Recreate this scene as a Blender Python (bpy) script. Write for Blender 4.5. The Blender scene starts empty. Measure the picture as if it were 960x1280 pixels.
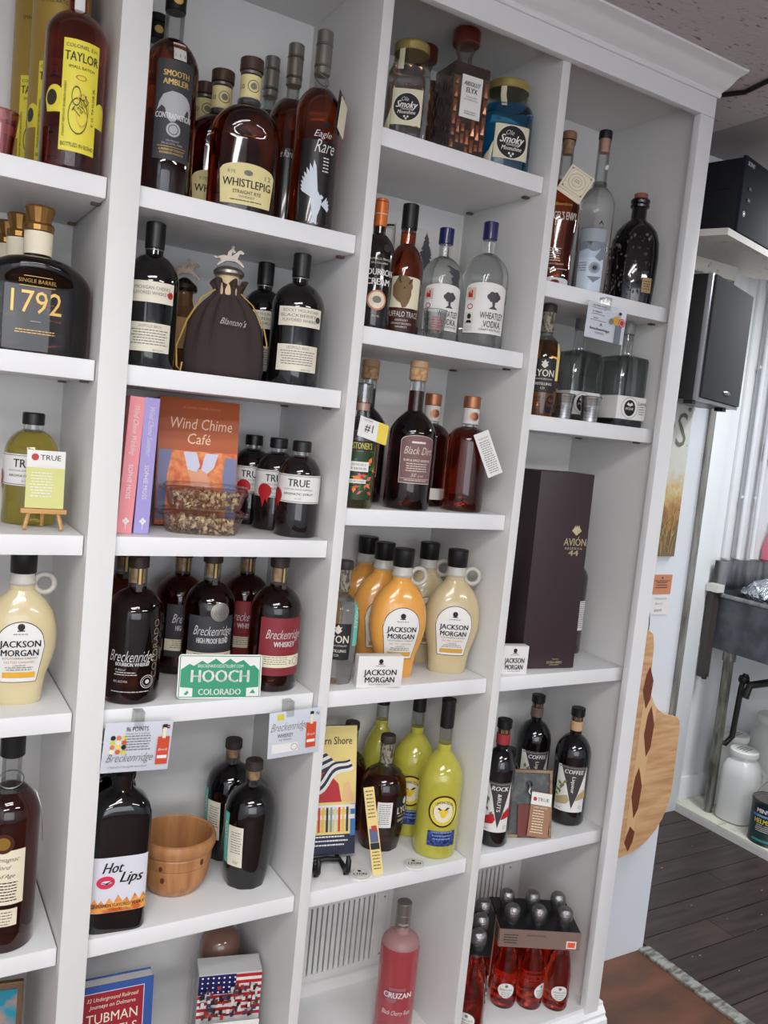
import bpy, bmesh, math, random
from math import sin, cos, pi, radians as RAD, degrees as DEG, atan2, sqrt
from mathutils import Vector, Matrix, Euler
from mathutils.geometry import tessellate_polygon
random.seed(7)
SC = bpy.context.scene
COL = SC.collection

# ------------------------------------------------------------------ camera
cam = bpy.data.cameras.new('camera')
camo = bpy.data.objects.new('camera', cam); COL.objects.link(camo)
camo.location = (0.0, -1.4725, 1.6438)
camo.rotation_euler = (RAD(84.5444), RAD(-5.6415), RAD(-30.5794))
cam.sensor_fit = 'VERTICAL'; cam.sensor_height = 36.0
cam.lens = 1054.9158 / 1280 * 36.0
cam.clip_start = 0.02; cam.clip_end = 60
SC.camera = camo
SC.view_settings.view_transform = 'Standard'; SC.view_settings.look = 'None'
SC.view_settings.exposure = 0.59; SC.view_settings.gamma = 1.0
SC.view_settings.use_curve_mapping = False
# ------------------------------------------------------------------ world
W = bpy.data.worlds.new('world'); SC.world = W; W.use_nodes = True
W.node_tree.nodes['Background'].inputs[0].default_value = (0.9, 0.93, 1.0, 1)
W.node_tree.nodes['Background'].inputs[1].default_value = 0.15
# ------------------------------------------------------------------ lights (ceiling tubes and an added sink-room panel; their fixtures are built below)
CEIL = 2.556
LAMPS = [  # x, y, length, width, power, colour, rotation
    (-0.10, -1.45, 1.20, 0.13, 9.5, (1.0, 0.985, 0.97), 0),
    (-0.10, -1.75, 1.20, 0.13, 9.5, (1.0, 0.985, 0.97), 0),
    (-0.9, -2.9, 1.20, 0.3, 22, (0.97, 0.98, 1.0), 0),
    (1.7, -2.7, 1.20, 0.3, 22, (0.90, 0.95, 1.0), 0),
    (3.0, -0.1, 0.9, 0.3, 22, (0.91, 0.96, 1.0), 90),  # added panel standing in for cool door or window light
]
for i, (x, y, l, w, p, c, r) in enumerate(LAMPS):
    L = bpy.data.lights.new('tube_light', 'AREA'); L.shape = 'RECTANGLE'; L.size = l; L.size_y = w
    L.energy = p; L.color = c
    o = bpy.data.objects.new('tube_light', L); COL.objects.link(o)
    o.location = (x, y, CEIL - 0.062); o.rotation_euler = (0, 0, RAD(r))

# added fill light behind the visitor, with an invented window (its frame and pane are built with the room)
WL_ = bpy.data.lights.new('added_fill_light', 'AREA'); WL_.shape = 'RECTANGLE'; WL_.size = 2.6; WL_.size_y = 1.5
WL_.energy = 13; WL_.color = (0.93, 0.96, 1.0)
wo = bpy.data.objects.new('added_fill_light', WL_); COL.objects.link(wo)
wo.location = (-0.35, -3.76, 1.45); wo.rotation_euler = (RAD(90), 0, 0)

# ------------------------------------------------------------------ materials
def lin(c):
    return tuple(((v/255)/12.92 if v/255 <= 0.04045 else ((v/255+0.055)/1.055)**2.4) for v in c)
MATS = {}
def mat(name, rgb, rough=0.5, metal=0.0, trans=0.0, ior=1.45, coat=0.0, spec=0.5, noise=None, bump=None, emit=0.0, sheen=0.0):
    if name in MATS: return MATS[name]
    m = bpy.data.materials.new(name); m.use_nodes = True; nt = m.node_tree; b = nt.nodes['Principled BSDF']
    col = lin(rgb) + (1,)
    b.inputs['Base Color'].default_value = col; b.inputs['Roughness'].default_value = rough
    b.inputs['Metallic'].default_value = metal; b.inputs['Transmission Weight'].default_value = trans
    b.inputs['IOR'].default_value = ior; b.inputs['Coat Weight'].default_value = coat
    b.inputs['Specular IOR Level'].default_value = spec; b.inputs['Sheen Weight'].default_value = sheen
    if emit:
        b.inputs['Emission Color'].default_value = col; b.inputs['Emission Strength'].default_value = emit
    if noise or bump:
        tc = nt.nodes.new('ShaderNodeTexCoord'); mp = nt.nodes.new('ShaderNodeMapping')
        nt.links.new(tc.outputs['Object'], mp.inputs[0])
    if noise:  # (scale xyz, second colour, lo, hi, detail)
        sc, rgb2, lo, hi = noise[:4]
        mp.inputs['Scale'].default_value = sc
        n = nt.nodes.new('ShaderNodeTexNoise'); n.inputs['Scale'].default_value = 1; n.inputs['Detail'].default_value = 5
        nt.links.new(mp.outputs[0], n.inputs[0])
        r = nt.nodes.new('ShaderNodeValToRGB'); r.color_ramp.elements[0].position = lo; r.color_ramp.elements[1].position = hi
        r.color_ramp.elements[0].color = col; r.color_ramp.elements[1].color = lin(rgb2) + (1,)
        nt.links.new(n.outputs[0], r.inputs[0]); nt.links.new(r.outputs[0], b.inputs['Base Color'])
    if bump:   # (scale, strength, distance)
        n2 = nt.nodes.new('ShaderNodeTexNoise'); n2.inputs['Scale'].default_value = bump[0]; n2.inputs['Detail'].default_value = 3
        nt.links.new(tc.outputs['Object'], n2.inputs[0])
        bp = nt.nodes.new('ShaderNodeBump'); bp.inputs['Strength'].default_value = bump[1]; bp.inputs['Distance'].default_value = bump[2]
        nt.links.new(n2.outputs[0], bp.inputs['Height']); nt.links.new(bp.outputs[0], b.inputs['Normal'])
    MATS[name] = m; return m
def thin_glass(name, tint, base=0.04, rough=0.0):
    m = bpy.data.materials.new(name); m.use_nodes = True; nt = m.node_tree
    for n in list(nt.nodes): nt.nodes.remove(n)
    out = nt.nodes.new('ShaderNodeOutputMaterial'); mx = nt.nodes.new('ShaderNodeMixShader')
    t = nt.nodes.new('ShaderNodeBsdfTransparent'); t.inputs[0].default_value = lin(tint) + (1,)
    g = nt.nodes.new('ShaderNodeBsdfGlossy'); g.inputs['Roughness'].default_value = rough
    lw = nt.nodes.new('ShaderNodeLayerWeight'); lw.inputs[0].default_value = 0.35
    mr = nt.nodes.new('ShaderNodeMath'); mr.operation = 'MULTIPLY_ADD'; mr.inputs[1].default_value = 0.6; mr.inputs[2].default_value = base
    nt.links.new(lw.outputs['Fresnel'], mr.inputs[0]); nt.links.new(mr.outputs[0], mx.inputs[0])
    nt.links.new(t.outputs[0], mx.inputs[1]); nt.links.new(g.outputs[0], mx.inputs[2]); nt.links.new(mx.outputs[0], out.inputs[0])
    MATS[name] = m; return m
def liquid(name, rgb, trans=1.0, rough=0.02, ior=1.38):
    return mat(name, rgb, rough, 0, trans, ior, coat=0.5)
WHITE = mat('shelf_paint', (227, 227, 227), 0.42, bump=(60, 0.05, 0.002))
PANEL = mat('shelf_panel_paint', (217, 216, 214), 0.5, bump=(40, 0.05, 0.002))
WALLM = mat('wall_paint', (216, 220, 226), 0.6, bump=(30, 0.1, 0.003))
WALL2 = mat('wall_paint_glossy', (222, 224, 226), 0.35, bump=(14, 0.12, 0.004))
GLASS = thin_glass('clear_glass', (238, 240, 240))
PLAST = thin_glass('clear_plastic', (250, 250, 249), 0.06, 0.06)
FROST = mat('frosted_plastic', (220, 216, 206), 0.35, trans=0.35)
VODKA = mat('clear_spirit_glass', (240, 243, 243), 0.0, 0, 0.97, 1.34)
BLACK = mat('black_glass', (9, 9, 12), 0.06, coat=0.6)
BLACKM = mat('black_plastic', (14, 14, 16), 0.38)
NAVY = mat('navy_cap', (26, 30, 84), 0.3, coat=0.3)
AMBER = liquid('amber_whiskey', (172, 72, 24))
DAMBER = liquid('dark_whiskey', (112, 42, 20), 1.0)
REDW = liquid('reddish_whiskey', (160, 64, 26), 1.0)
DRED = liquid('dark_red_liquor', (70, 24, 18), 1.0)
ORANGEL = liquid('light_amber_whiskey', (196, 110, 40), 0.9)
INK = mat('ink_black', (24, 22, 22), 0.6); INKG = mat('ink_grey', (120, 116, 112), 0.6)
IVORY = mat('ivory_ink', (226, 220, 206), 0.5); GOLD = mat('gold_ink', (206, 170, 96), 0.38, 0.35)
PAPER = mat('white_paper', (224, 222, 218), 0.6); CREAM = mat('cream_paper', (226, 216, 190), 0.6)
RED = mat('red_ink', (176, 34, 40), 0.45); TEAL = mat('teal_paper', (96, 190, 176), 0.6)
PEWTER = mat('pewter', (150, 145, 138), 0.32, 0.85); CORK = mat('cork', (196, 160, 118), 0.8, noise=((120, 120, 120), (150, 112, 76), .4, .7))
WOOD = mat('light_wood', (206, 160, 98), 0.45, noise=((12, 12, 90), (176, 126, 70), .35, .7))

# ------------------------------------------------------------------ object helpers
def mk(name, verts, faces, m, parent=None, smooth=None, loc=None, rot=None, mats=None):
    me = bpy.data.meshes.new(name); me.from_pydata([tuple(v) for v in verts], [], faces)
    for mm in (mats or [m]): me.materials.append(mm)
    if smooth is not None:
        me.shade_smooth()
        me.set_sharp_from_angle(angle=RAD(smooth))
    me.validate(); me.update()
    o = bpy.data.objects.new(name, me); COL.objects.link(o)
    if parent is not None: o.parent = parent
    if loc: o.location = loc
    if rot: o.rotation_euler = rot
    return o
def tag(o, label, cat, group=None, kind=None):
    o['label'] = label; o['category'] = cat
    if group: o['group'] = group
    if kind: o['kind'] = kind
    return o
def thing(name, label, cat, loc=(0, 0, 0), rz=0, group=None, rot=None):
    o = bpy.data.objects.new(name, None); COL.objects.link(o); o.empty_display_size = 0.02
    o.location = loc; o.rotation_euler = rot or (0, 0, RAD(rz))
    return tag(o, label, cat, group)
def struct(o): o['kind'] = 'structure'; return o
def boxv(x0, x1, y0, y1, z0, z1):
    v = [(x, y, z) for x in (x0, x1) for y in (y0, y1) for z in (z0, z1)]
    f = [(0, 1, 3, 2), (4, 6, 7, 5), (0, 4, 5, 1), (2, 3, 7, 6), (0, 2, 6, 4), (1, 5, 7, 3)]
    return v, f
def bx(name, x0, x1, y0, y1, z0, z1, m, parent=None, bevel=0.0, loc=None, rot=None):
    if not bevel:
        v, f = boxv(x0, x1, y0, y1, z0, z1); return mk(name, v, f, m, parent, None, loc, rot)
    b = bmesh.new(); v, f = boxv(x0, x1, y0, y1, z0, z1)
    bv = [b.verts.new(q) for q in v]
    for q in f: b.faces.new([bv[i] for i in q])
    bmesh.ops.bevel(b, geom=list(b.edges), offset=bevel, segments=2, profile=0.6, affect='EDGES')
    me = bpy.data.meshes.new(name); b.to_mesh(me); b.free(); me.materials.append(m)
    me.shade_smooth(); me.set_sharp_from_angle(angle=RAD(50))
    o = bpy.data.objects.new(name, me); COL.objects.link(o)
    if parent is not None: o.parent = parent
    if loc: o.location = loc
    if rot: o.rotation_euler = rot
    return o
def prism(name, pts, y0, y1, m, parent=None, plane='xz', smooth=None, loc=None, rot=None):
    """extrude a 2D outline; plane xz: outline in x,z extruded in y; yz: outline y,z extruded in x; xy: extruded in z"""
    def P(a, b, c): return {'xz': (a, c, b), 'yz': (c, a, b), 'xy': (a, b, c)}[plane]
    n = len(pts); v = [P(a, b, y0) for a, b in pts] + [P(a, b, y1) for a, b in pts]
    tri = tessellate_polygon([[Vector((a, b, 0)) for a, b in pts]])
    f = [tuple(t) for t in tri] + [tuple(i+n for i in reversed(t)) for t in tri]
    f += [(i, (i+1) % n, (i+1) % n+n, i+n) for i in range(n)]
    o = mk(name, v, f, m, parent, smooth, loc, rot)
    b = bmesh.new(); b.from_mesh(o.data); bmesh.ops.recalc_face_normals(b, faces=b.faces); b.to_mesh(o.data); b.free()
    return o
def tube(name, pts, r, m, parent=None, n=8, close=False):
    pts = [Vector(p) for p in pts]; v = []; f = []; N = len(pts)
    for i, p in enumerate(pts):
        a = pts[(i-1) % N] if (close or i > 0) else p; c = pts[(i+1) % N] if (close or i < N-1) else p
        d = (c-a).normalized(); u = d.orthogonal().normalized() if i == 0 else (u - d*u.dot(d)).normalized()
        w = d.cross(u); rr = r[i] if isinstance(r, (list, tuple)) else r
        v += [p + (u*cos(2*pi*k/n) + w*sin(2*pi*k/n))*rr for k in range(n)]
    M = N if close else N-1
    for i in range(M):
        for k in range(n):
            j = (i+1) % N
            f.append((i*n+k, i*n+(k+1) % n, j*n+(k+1) % n, j*n+k))
    if not close:
        f.append(tuple(range(n-1, -1, -1))); f.append(tuple((N-1)*n+k for k in range(n)))
    return mk(name, v, f, m, parent, 50)

# cross-section shapes: unit outline by angle
def sh_round(t): return cos(t), sin(t)
def sh_se(e, sx=1.0, sy=1.0):
    def g(t):
        c, s = cos(t), sin(t); return (sx*math.copysign(abs(c)**(2/e), c), sy*math.copysign(abs(s)**(2/e), s))
    return g
def sh_poly(n, ph=0.5):
    def g(t):
        a = 2*pi/n; q = (t + pi/2 + ph*a) % a - a/2; k = cos(a/2)/cos(q); return cos(t)*k, sin(t)*k
    return g
def lathe(name, prof, m, parent=None, shape=None, n=36, smooth=35, close_bottom=True, close_top=True, loc=None, rot=None):
    """prof: (r, z[, blend]) from bottom to top; blend 1 = full shape, 0 = round"""
    v = []; f = []; N = len(prof)
    for p in prof:
        r, z = p[0], p[1]; b = p[2] if len(p) > 2 else 1.0
        for k in range(n):
            t = 2*pi*(k+.5)/n; c, s = cos(t), sin(t)
            if shape:
                gx, gy = shape(t); c, s = c*(1-b)+gx*b, s*(1-b)+gy*b
            v.append((r*c, r*s, z))
    for i in range(N-1):
        for k in range(n): f.append((i*n+k, i*n+(k+1) % n, (i+1)*n+(k+1) % n, (i+1)*n+k))
    if close_bottom: f.append(tuple(range(n-1, -1, -1)))
    if close_top: f.append(tuple((N-1)*n+k for k in range(n)))
    return mk(name, v, f, m, parent, smooth, loc, rot)

class Round:
    """maps (arc length s from the front, height z) to a point on a lathed body"""
    def __init__(self, prof, shape=None): self.p = [(q[0], q[1], q[2] if len(q) > 2 else 1.0) for q in prof]; self.shape = shape; self.c = {}
    def rb(self, z):
        p = self.p
        for a, b in zip(p, p[1:]):
            if a[1] <= z <= b[1] and b[1] > a[1]:
                t = (z-a[1])/(b[1]-a[1]); return a[0]+(b[0]-a[0])*t, a[2]+(b[2]-a[2])*t
        return p[-1][0], p[-1][2]
    def table(self, z):
        k = round(z, 3)
        if k in self.c: return self.c[k]
        r, b = self.rb(k); P = []; N = 120
        for i in range(N+1):
            t = -pi/2 + (i-N/2)*2*pi/N*0.6; c, s = cos(t), sin(t)
            if self.shape: gx, gy = self.shape(t); c, s = c*(1-b)+gx*b, s*(1-b)+gy*b
            P.append((r*c, r*s))
        S = [0.0]
        for a, q in zip(P, P[1:]): S.append(S[-1]+math.hypot(q[0]-a[0], q[1]-a[1]))
        mid = S[N//2]; S = [x-mid for x in S]
        self.c[k] = (P, S); return self.c[k]
    def pt(self, s, z, off):
        if self.shape is None:
            r, _ = self.rb(z); a = s/max(r, 1e-4); return Vector(((r+off)*sin(a), -(r+off)*cos(a), z))
        P, S = self.table(z); lo, hi = 0, len(S)-1
        while hi-lo > 1:
            m = (lo+hi)//2
            if S[m] <= s: lo = m
            else: hi = m
        t = (s-S[lo])/max(S[hi]-S[lo], 1e-9)
        a, b = P[lo], P[hi]; dx, dy = b[0]-a[0], b[1]-a[1]; l = math.hypot(dx, dy) or 1
        return Vector((a[0]+dx*t+dy/l*off, a[1]+dy*t-dx/l*off, z))
class Flat:
    def __init__(self, o=(0, 0, 0), u=(1, 0, 0), v=(0, 0, 1), n=(0, -1, 0)): self.o, self.u, self.v, self.n = map(Vector, (o, u, v, n))
    def pt(self, s, z, off): return self.o + self.u*s + self.v*z + self.n*off

_tc = {}
def text2d(s, shear=0.0, bold=0.0):
    k = (s, shear, bold)
    if k in _tc: return _tc[k]
    c = bpy.data.curves.new('t', 'FONT'); c.body = s; c.align_x = 'CENTER'; c.resolution_u = 2; c.shear = shear; c.offset = min(bold, 0); c.fill_mode = 'FRONT'
    o = bpy.data.objects.new('t', c); COL.objects.link(o)
    dg = bpy.context.evaluated_depsgraph_get(); me = bpy.data.meshes.new_from_object(o.evaluated_get(dg))
    V = [(v.co.x, v.co.y) for v in me.vertices]; F = [tuple(p.vertices) for p in me.polygons]
    bpy.data.objects.remove(o); bpy.data.curves.remove(c); bpy.data.meshes.remove(me)
    if V:
        x0, x1 = min(v[0] for v in V), max(v[0] for v in V)
        V = [(v[0]-(x0+x1)/2, v[1]) for v in V]; w = x1-x0
    else: w = 1
    _tc[k] = (V, F, w); return _tc[k]
CAPH = 0.69
def deco(parent, surf, items, s0=0.0, z0=0.0, off=0.0005, step=0.00014):
    acc = {}; out = []; clus = []
    for i, it in enumerate(items):
        k = it[0]; o_ = off + step*i
        if k == 't':
            _, s, x, z, cap, width, m = it[:7]; op = it[7] if len(it) > 7 else {}
            V, F, w = text2d(s, op.get('sh', 0.0), op.get('b', -.008 if op.get('sh', 0) >= .35 else 0.0))
            sz = cap/CAPH; sx = (width/w) if width else sz; rot = RAD(op.get('rot', 0)); arc = op.get('arc', 0)
            ck = next((q for q in clus if q[0] == m.name and min(abs(z-w_) for w_ in q[2]) < .05), None)
            if ck is None: ck = (m.name, len(clus), []); clus.append(ck)
            ck[2].append(z); vv, ff = acc.setdefault('%s##%d' % (m.name, ck[1]), ([], [])); b = len(vv)
            bd = op.get('b', 0); cps = (-.5, .5) if bd > 0 else (0,)
            V = [(v[0]+q*.055*min(bd/.03, 1), v[1]) for q in cps for v in V]; n1 = len(V)//len(cps); F = [tuple(i_+n1*j_ for i_ in f) for j_ in range(len(cps)) for f in F]
            for (a, c) in V:
                px, pz = a*sx, c*sz - cap/2
                if arc:
                    th = px/arc; px, pz = (arc+pz)*sin(th), (arc+pz)*cos(th)-arc
                if rot: px, pz = px*cos(rot)-pz*sin(rot), px*sin(rot)+pz*cos(rot)
                vv.append(surf.pt(s0+x+px, z0+z+pz, o_ + .0002))
            ff += [tuple(q+b for q in f) for f in F]
        elif k == 'f':  # small print
            _, x, z, w, n, pitch, m = it[:7]; h = pitch*0.34; vv, ff = acc.setdefault(m.name+'|small_print', ([], []))
            for r in range(n):
                lw = w*random.uniform(.8, 1.0) if (len(it) < 8 or it[7]) else w; a = -lw/2; zz = z - r*pitch
                while a < lw/2:
                    e = min(a + random.uniform(.003, .008), lw/2); b = len(vv)
                    for (p, q) in ((a, zz), (e, zz), (e, zz+h), (a, zz+h)): vv.append(surf.pt(s0+x+p, z0+q, o_))
                    ff.append((b, b+1, b+2, b+3)); a = e + .0012
        else:
            vv, ff = [], []
            if k == 'r':
                _, x, z, w, h, m, nm = it[:7]; nx = max(1, int(w/.004)); nz = max(1, int(h/.012)) if isinstance(surf, Round) else 1
                if not isinstance(surf, Round): nx = 1
                for j in range(nz+1):
                    for q in range(nx+1): vv.append(surf.pt(s0+x-w/2+w*q/nx, z0+z-h/2+h*j/nz, o_))
                ff = [(j*(nx+1)+q, j*(nx+1)+q+1, (j+1)*(nx+1)+q+1, (j+1)*(nx+1)+q) for j in range(nz) for q in range(nx)]
            elif k == 'a':  # arched label: x, z bottom, w bottom, w top, straight height, arch height
                _, x, z, wb, wt, h, ah, m, nm = it; nx, nz = 20, 10
                for j in range(nz+1):
                    for q in range(nx+1):
                        t = q/nx*2-1; top = h + ah*sqrt(max(0, 1-t*t)); zz = top*j/nz; ww = wb+(wt-wb)*min(1, zz/h)
                        vv.append(surf.pt(s0+x+t*ww/2, z0+z+zz, o_))
                ff = [(j*(nx+1)+q, j*(nx+1)+q+1, (j+1)*(nx+1)+q+1, (j+1)*(nx+1)+q) for j in range(nz) for q in range(nx)]
            elif k in 'do':
                _, x, z, r, a, m, nm = it[:7]; asp = it[7] if len(it) > 7 else 1.0; n = 28
                rs = [r*(j/3) for j in range(1, 4)] if k == 'd' else [r-a, r]
                if k == 'd': vv.append(surf.pt(s0+x, z0+z, o_))
                for q in rs:
                    for j in range(n): t = 2*pi*j/n; vv.append(surf.pt(s0+x+q*cos(t), z0+z+q*sin(t)*asp, o_))
                b = 1 if k == 'd' else 0
                if k == 'd': ff = [(0, 1+j, 1+(j+1) % n) for j in range(n)]
                for q in range(len(rs)-1): ff += [(b+q*n+j, b+q*n+(j+1) % n, b+(q+1)*n+(j+1) % n, b+(q+1)*n+j)[::-1] for j in range(n)]
            elif k == 'p':
                _, pts, m, nm = it; pts = list(pts)
                ff = [tuple(t) for t in tessellate_polygon([[Vector((a, b, 0)) for a, b in pts]])]
                if isinstance(surf, Round):     # follow the curve: split long edges
                    for _r in range(6):
                        new = []; mid = {}; cut = False
                        L_ = lambda a, b: abs(pts[a][0]-pts[b][0])
                        for f in ff:
                            e = max(((0, 1), (1, 2), (2, 0)), key=lambda e: L_(f[e[0]], f[e[1]]))
                            if L_(f[e[0]], f[e[1]]) < .005: new.append(f); continue
                            a, b, c = f[e[0]], f[e[1]], f[3-e[0]-e[1]]; k2 = (min(a, b), max(a, b)); cut = True
                            if k2 not in mid: mid[k2] = len(pts); pts.append(((pts[a][0]+pts[b][0])/2, (pts[a][1]+pts[b][1])/2))
                            new += [(a, mid[k2], c), (mid[k2], b, c)]
                        ff = new
                        if not cut: break
                vv = [surf.pt(s0+a, z0+b, o_) for a, b in pts]
            out.append(mk(nm, vv, ff, m, parent, 40 if isinstance(surf, Round) else None))
    for kk, (vv, ff) in acc.items():
        mn, _, nm = kk.partition('|'); out.append(mk(nm or 'lettering', vv, ff, MATS[mn.split('##')[0]], parent))
    return out
def T(s, x, z, cap, w, m, **op): return ('t', s, x, z, cap, w, m, op)

def body_prof(R, H, zs, zn, rn, foot=0.004, p=2.3, q=1.15, steps=9, low=None):
    """profile of a bottle: straight to zs, shoulder to zn, neck radius rn up to H (blend falls to 0 over the shoulder)"""
    P = [(R*0.55, 0.003, 1), (R-foot, 0.0, 1), (R-foot*.3, foot*.35, 1), (R, foot, 1)]
    if low: P = low
    P.append((P[-1][0], zs*.35, 1)) if not low else None
    P.append((R, zs, 1))
    for i in range(1, steps+1):
        t = i/steps; r = rn+(R-rn)*max(0, 1-t**p)**(1/q); P.append((r, zs+(zn-zs)*t, 1-t**1.6))
    P.append((rn, H, 0)); return P
def split(P, zf):
    lo, hi = [], []
    for a, b in zip(P, P[1:]):
        if a[1] <= zf < b[1]:
            t = (zf-a[1])/(b[1]-a[1]); c = tuple(a[i]+(b[i]-a[i])*t for i in range(3))
            i = P.index(b); return P[:i]+[c], [c]+P[i:]
    return P, []
CX, CY = 0.0, -1.47   # where the visitor stands; stock is faced towards the aisle
def aim(x, y, d=0): return -DEG(atan2(x-CX, y-CY)) + d
def bottle(name, label, x, y, z, R, H, mbody, zs=.62, zn=.80, rn=.014, fill=None, cap=None, shape=None, d=0, group=None,
           neckm=None, cat='bottle', p=2.3, q=1.15, n=36, foot=.004, low=None, cork=None, lip=None, rz=None, smooth=35, band=None):
    """cap: list of (r, z0, z1, material, name) lathed rings; heights from the base"""
    root = thing(name, label, cat, (x, y, z), aim(x, y, d) if rz is None else rz, group)
    P = body_prof(R, H-.002, zs*H, zn*H, rn, foot, p, q, low=low)
    if fill:
        lo, hi = split(P, fill*H)
        lathe('bottle_body', lo, mbody, root, shape, n, smooth)
        lathe('glass_neck', hi, neckm or GLASS, root, shape, n, smooth, False, False)
    else:
        lathe('bottle_body', P, mbody, root, shape, n, smooth)
    if cork: lathe('stopper', [(rn*.82, H-cork), (rn*.86, H-.004)], CORK, root, n=18)
    if lip: lathe('lip_ring', [(rn, lip-.006), (rn+.003, lip-.004), (rn+.003, lip+.002), (rn, lip+.004)], neckm or GLASS, root, n=24)
    for (r, a, b, m, nm) in (cap or []):
        e = min(.0015, r*.15); lathe(nm, [(r-e, a), (r, a+e), (r, b-e), (r-e, b)], m, root, n=28)
    return root, Round(P, shape)
def label(root, surf, zc, w, h, m, items, s0=0.0, name='label', off=.0004):
    L = deco(root, surf, [('r', 0, 0, w, h, m, name)], s0, zc, off)[0]
    deco(L, surf, items, s0, zc, off+.0004); return L
# ================================================================== THE ROOM
def wood_floor_mat(name, a, b, sc):
    return mat(name, a, 0.42, noise=(sc, b, .35, .68), bump=(90, 0.12, 0.002))
X_END = 2.266
struct(bx('wall_back', -1.7, 2.238, .32, .42, 0, CEIL, WALLM)); struct(bx('wall_foot', 2.238, X_END, .32, .42, 0, .60, WALLM))
struct(bx('wall_partition', 2.14, X_END, .42, 1.08, 0, CEIL, WALL2))
struct(bx('wall_far', 2.14, 4.7, 1.08, 1.18, 0, CEIL, WALL2))
struct(bx('wall_left', -1.8, -1.7, -3.8, .42, 0, CEIL, WALLM))
struct(bx('wall_front', -1.7, 4.7, -3.9, -3.8, 0, CEIL, WALLM))
struct(bx('wall_right', 4.7, 4.8, -3.9, 1.18, 0, CEIL, WALLM))
POSTM = mat('weathered_wood', (136, 136, 130), 0.8, noise=((40, 40, 5), (84, 80, 74), .45, .7), bump=(80, .5, .004))
struct(bx('trim_1', 2.238, 2.266, .312, .42, .60, CEIL, POSTM, bevel=.002))
w1 = struct(bx('fill_window_1', -1.66, .96, -3.798, -3.780, .69, 2.21, mat('fill_frame_paint', (230, 230, 228), .5)))  # unseen window, added to go with the fill light
bx('fill_pane', -1.62, .92, -3.780, -3.774, .73, 2.17, mat('fill_glow_pane', (236, 242, 250), .2, emit=.6), w1)  # glowing sheet of the added window
# ceilings: fissured acoustic tile over the shop, plain board beyond the shelving
cm = mat('ceiling_tile', (190, 181, 180), 0.9, noise=((34, 95, 34), (120, 106, 104), .60, .70), bump=(85, .5, .006))
struct(bx('ceiling', -1.7, 1.95, -3.8, .42, CEIL, CEIL+.05, cm))
struct(bx('ceiling_plain', 1.95, 4.7, -3.8, 1.18, CEIL, CEIL+.05, mat('plain_ceiling', (150, 142, 140), .8)))
fl = struct(bx('floor', -1.7, 2.245, -3.8, .32, -.03, 0, wood_floor_mat('brown_floor', (106, 66, 46), (74, 50, 38), (5, 14, 5))))
fl2 = struct(bx('floor_backroom', 2.245, 4.7, -3.8, 1.08, -.03, -.006, mat('plank_gap', (96, 78, 62), .8)))
DK = [wood_floor_mat('dark_plank_%d' % i, c, d, (4, 45, 4)) for i, (c, d) in enumerate([((66, 54, 50), (44, 37, 36)), ((72, 58, 52), (50, 42, 40)), ((60, 50, 47), (46, 38, 35))])]
y = 1.078; r = 0
while y > -1.1:
    xs = [2.292, 2.292+.35+.3*(r % 3), 2.292+1.25+.2*((r*2) % 3), 4.6]
    for a, b in zip(xs, xs[1:]):
        bx('plank', a+.0008, b-.0008, y-.118, y-.0015, -.006, 0, DK[(r+int(a*7)) % 3], fl2)
    y -= .12; r += 1
struct(bx('trim_2', 2.243, 2.29, -3.7, .318, -.002, .009, mat('threshold_strip', (150, 150, 144), .6, noise=((20, 60, 20), (92, 88, 80), .45, .6)), bevel=.003))

rnd = random.Random(21); V = []; F = []
for i in range(70):
    cx_, cy_ = rnd.uniform(2.32, 3.2), rnd.uniform(-.5, 1.0); q = rnd.uniform(.001, .0045) * (2.2 if rnd.random() < .1 else 1); n0 = len(V)
    for k in range(6): a = k*pi/3; V.append((cx_+q*cos(a)*rnd.uniform(.6, 1.4), cy_+q*sin(a)*rnd.uniform(.4, 1), .0006))
    F.append(tuple(range(n0, n0+6)))
q = mk('paint_flecks', V, F, mat('paint_fleck', (170, 168, 160), .6), fl2); q['kind'] = 'stuff'
# ceiling fixtures the light comes from; the sink-room panel is added
for i, (x, y, l, w, p, c, r) in enumerate(LAMPS):
    if i == 1: continue
    two = i == 0
    loc = (x, (LAMPS[0][1]+LAMPS[1][1])/2 if two else y, 0)
    t = thing('ceiling_light', ['twin tube ceiling light nearest the shelving', '', 'ceiling light panel at the left rear of the shop', 'ceiling light panel at the right rear of the shop', 'ceiling light panel over the sink room'][i], 'ceiling light', (loc[0], loc[1], CEIL), r)
    hw = .26 if two else w/2+.02
    bx('housing', -l/2-.03, l/2+.03, -hw, hw, -.05, 0, WHITE, t)
    em = mat('lamp_tube', (255, 250, 240), .5, emit=3)
    for yy in ([-.15, .15] if two else [0]): bx('diffuser', -l/2, l/2, yy-w/2, yy+w/2, -.056, -.05, em, t)

# ================================================================== SHELVING
BAYS = {'A': (-.115, .3077), 'B': (.3557, .7784), 'C': (.8015, 1.2241), 'D': (1.2467, 1.6687)}
SZ = {'A': [2.0145, 1.7147, 1.4154, 1.1012, .6638], 'B': [2.0145, 1.7147, 1.4154, 1.1012, .6638],
      'C': [2.2283, 1.8473, 1.4824, 1.1012, .6638], 'D': [2.0145, 1.7147, 1.1012, .6638]}
TH = .0345; SY0, SY1 = .0195, .312; BOT = .185
su = thing('shelving_unit', 'white painted built-in shelving unit of four bays holding bottles', 'shelves', (0, 0, 0))
for a, b in ((-.139, -.115), (.3077, .3557), (.7784, .8015), (1.2241, 1.2467), (1.6687, 1.692)):
    bx('divider', a, b, 0, .3185, 0, 2.52, PANEL, su, bevel=.0012)
bx('back_panel', -.115, 1.6687, .312, .3185, 0, 2.52, PANEL, su)
CLIP = mat('brown_clip', (92, 74, 58), .5)
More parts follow.
